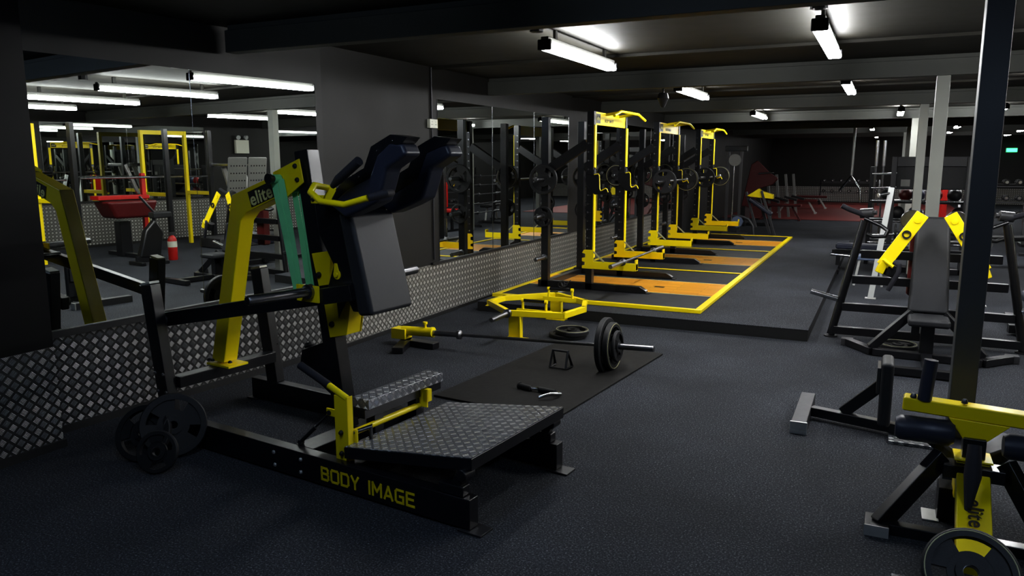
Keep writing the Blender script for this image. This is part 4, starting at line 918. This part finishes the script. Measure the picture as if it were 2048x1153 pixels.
MB().prism([(-.05, -.25, .12), (-.05, .1, .10), (-.05, .18, .5), (-.05, .05, .72), (-.05, -.12, .55)], (.14, 0, 0)).build('body', BK, bevel=.03, bseg=2, m='black')
MB().box(-.09, .09, .0, .32, .74, .84).box(-.03, .03, .02, .08, .5, .76).build('console', BK, bevel=.02, m='blacks')
MB().cyl((.02, .1, .8), (.02, -.15, 1.1), .02).build('handle', BK, m='steel')
MB().box(-.2, .2, -.32, -.24, 0, .06).box(-.2, .2, .08, .16, 0, .06).box(-.03, .03, -.3, .15, .04, .14).build('base', BK, bevel=.01, m='black')
FE = thing('fire_extinguisher', 'red fire extinguisher standing on the carpet, seen in the first mirror', 'fire extinguisher', (2.9, 7.9, 0))
MB().lathe([(0, 0), (.07, 0), (.075, .02), (.075, .34), (.05, .40), (.025, .42), (0, .42)], (0, 0, 0), (0, 0, 1), 20).build('cylinder', FE, m='red')
MB().box(-.02, .02, -.05, .05, .42, .47).cyl((0, 0, .4), (0, 0, .45), .018).build('valve', FE, m='steel')
MB().lathe([(.0756, .22), (.0765, .22), (.0765, .32), (.0756, .32)], (0, 0, 0), (0, 0, 1), 20).build('label_band', FE, m='offwhite')
def cage(x, y, rz, label):
    t = thing('power_cage', label, 'power rack', (x, y, 0), rz)
    for a in (-.45, .45):
        MB().box(a - .03, a + .03, -.04, .04, 0, 2.25).build('upright', t, bevel=.004, m='yellow')
        MB().box(a - .04, a + .04, .8, .88, 0, 2.25).build('rear_upright', t, bevel=.004, m='black')
        MB().box(a - .03, a + .03, .04, .8, 1.0, 1.07).build('spotter_arm', t, bevel=.004, m='yellow')
    MB().box(-.45, .45, -.03, .03, 2.17, 2.25).build('top_beam', t, bevel=.004, m='yellow')
    MB().cyl((-1.05, -.08, 1.35), (1.05, -.08, 1.35), .02).build('bar', t, m='chrome')
cage(5.2, 9.2, R(90), 'yellow power cage with racked bar by the opposite wall, seen in the first mirror')
cage(3.9, 5.9, R(75), 'yellow power cage seen at the edge of the first mirror')
TM = thing('inclined_treadmill', 'grey treadmill with flat console top and sloping posts, seen in the first mirror', 'treadmill', (4.0, 10.0, 0))
MB().box(-.35, .35, -.7, .9, .0, .2).build('deck', TM, bevel=.02, m='greys')
for s in (-1, 1): MB().bar((s * .3, .3, .2), (s * .3, -.1, 1.55), .06, .09).build('post', TM, bevel=.01, m='zinc')
MB().box(-.38, .38, -.35, .1, 1.55, 1.62).build('console', TM, bevel=.02, m='chrome')
# rack of bars and red seat reflected in the second mirror
BR = thing('barbell_tree', 'horizontal barbell rack with stacked chrome bars, seen in the second mirror', 'barbell rack', (.90, 17.6, 0))
for y in (-.6, .6): MB().bar((0, y, 0), (-.12, y, 1.5), .06, .08).bar((-.3, y, .03), (.3, y, .03), .06, .06).build('side_frame', BR, bevel=.004, m='black')
for i, z in enumerate((.35, .58, .82, 1.05, 1.28)):
    o = barbell((.76 - .02 * i, 17.6, z), (0, 1, 0), 'chrome bar lying across the barbell rack seen in the second mirror', 1.9, 'bars on the barbell rack')
RS = thing('red_bench', 'bright red upright bench on black frame, seen in the second mirror', 'bench', (.95, 15.7, 0))
MB().box(-.05, .05, -.2, .2, .55, 1.15).build('back_pad', RS, bevel=.02, m='red')
MB().box(-.4, .0, -.2, .2, .45, .53).build('seat_pad', RS, bevel=.02, m='red')
MB().box(-.35, .1, -.04, .04, .37, .45).box(-.3, -.22, -.25, .25, 0, .05).box(.0, .08, -.25, .25, 0, .05).box(-.29, -.23, -.03, .03, .05, .4).box(.01, .07, -.03, .03, .05, .6).build('frame', RS, bevel=.004, m='black')
db_rack(3.0, 8.0 + 6.6, 1.6, 3, R(-90), 'dumbbell rack seen only in the second mirror', 'rack seen in the second mirror', .4, .32, 6)
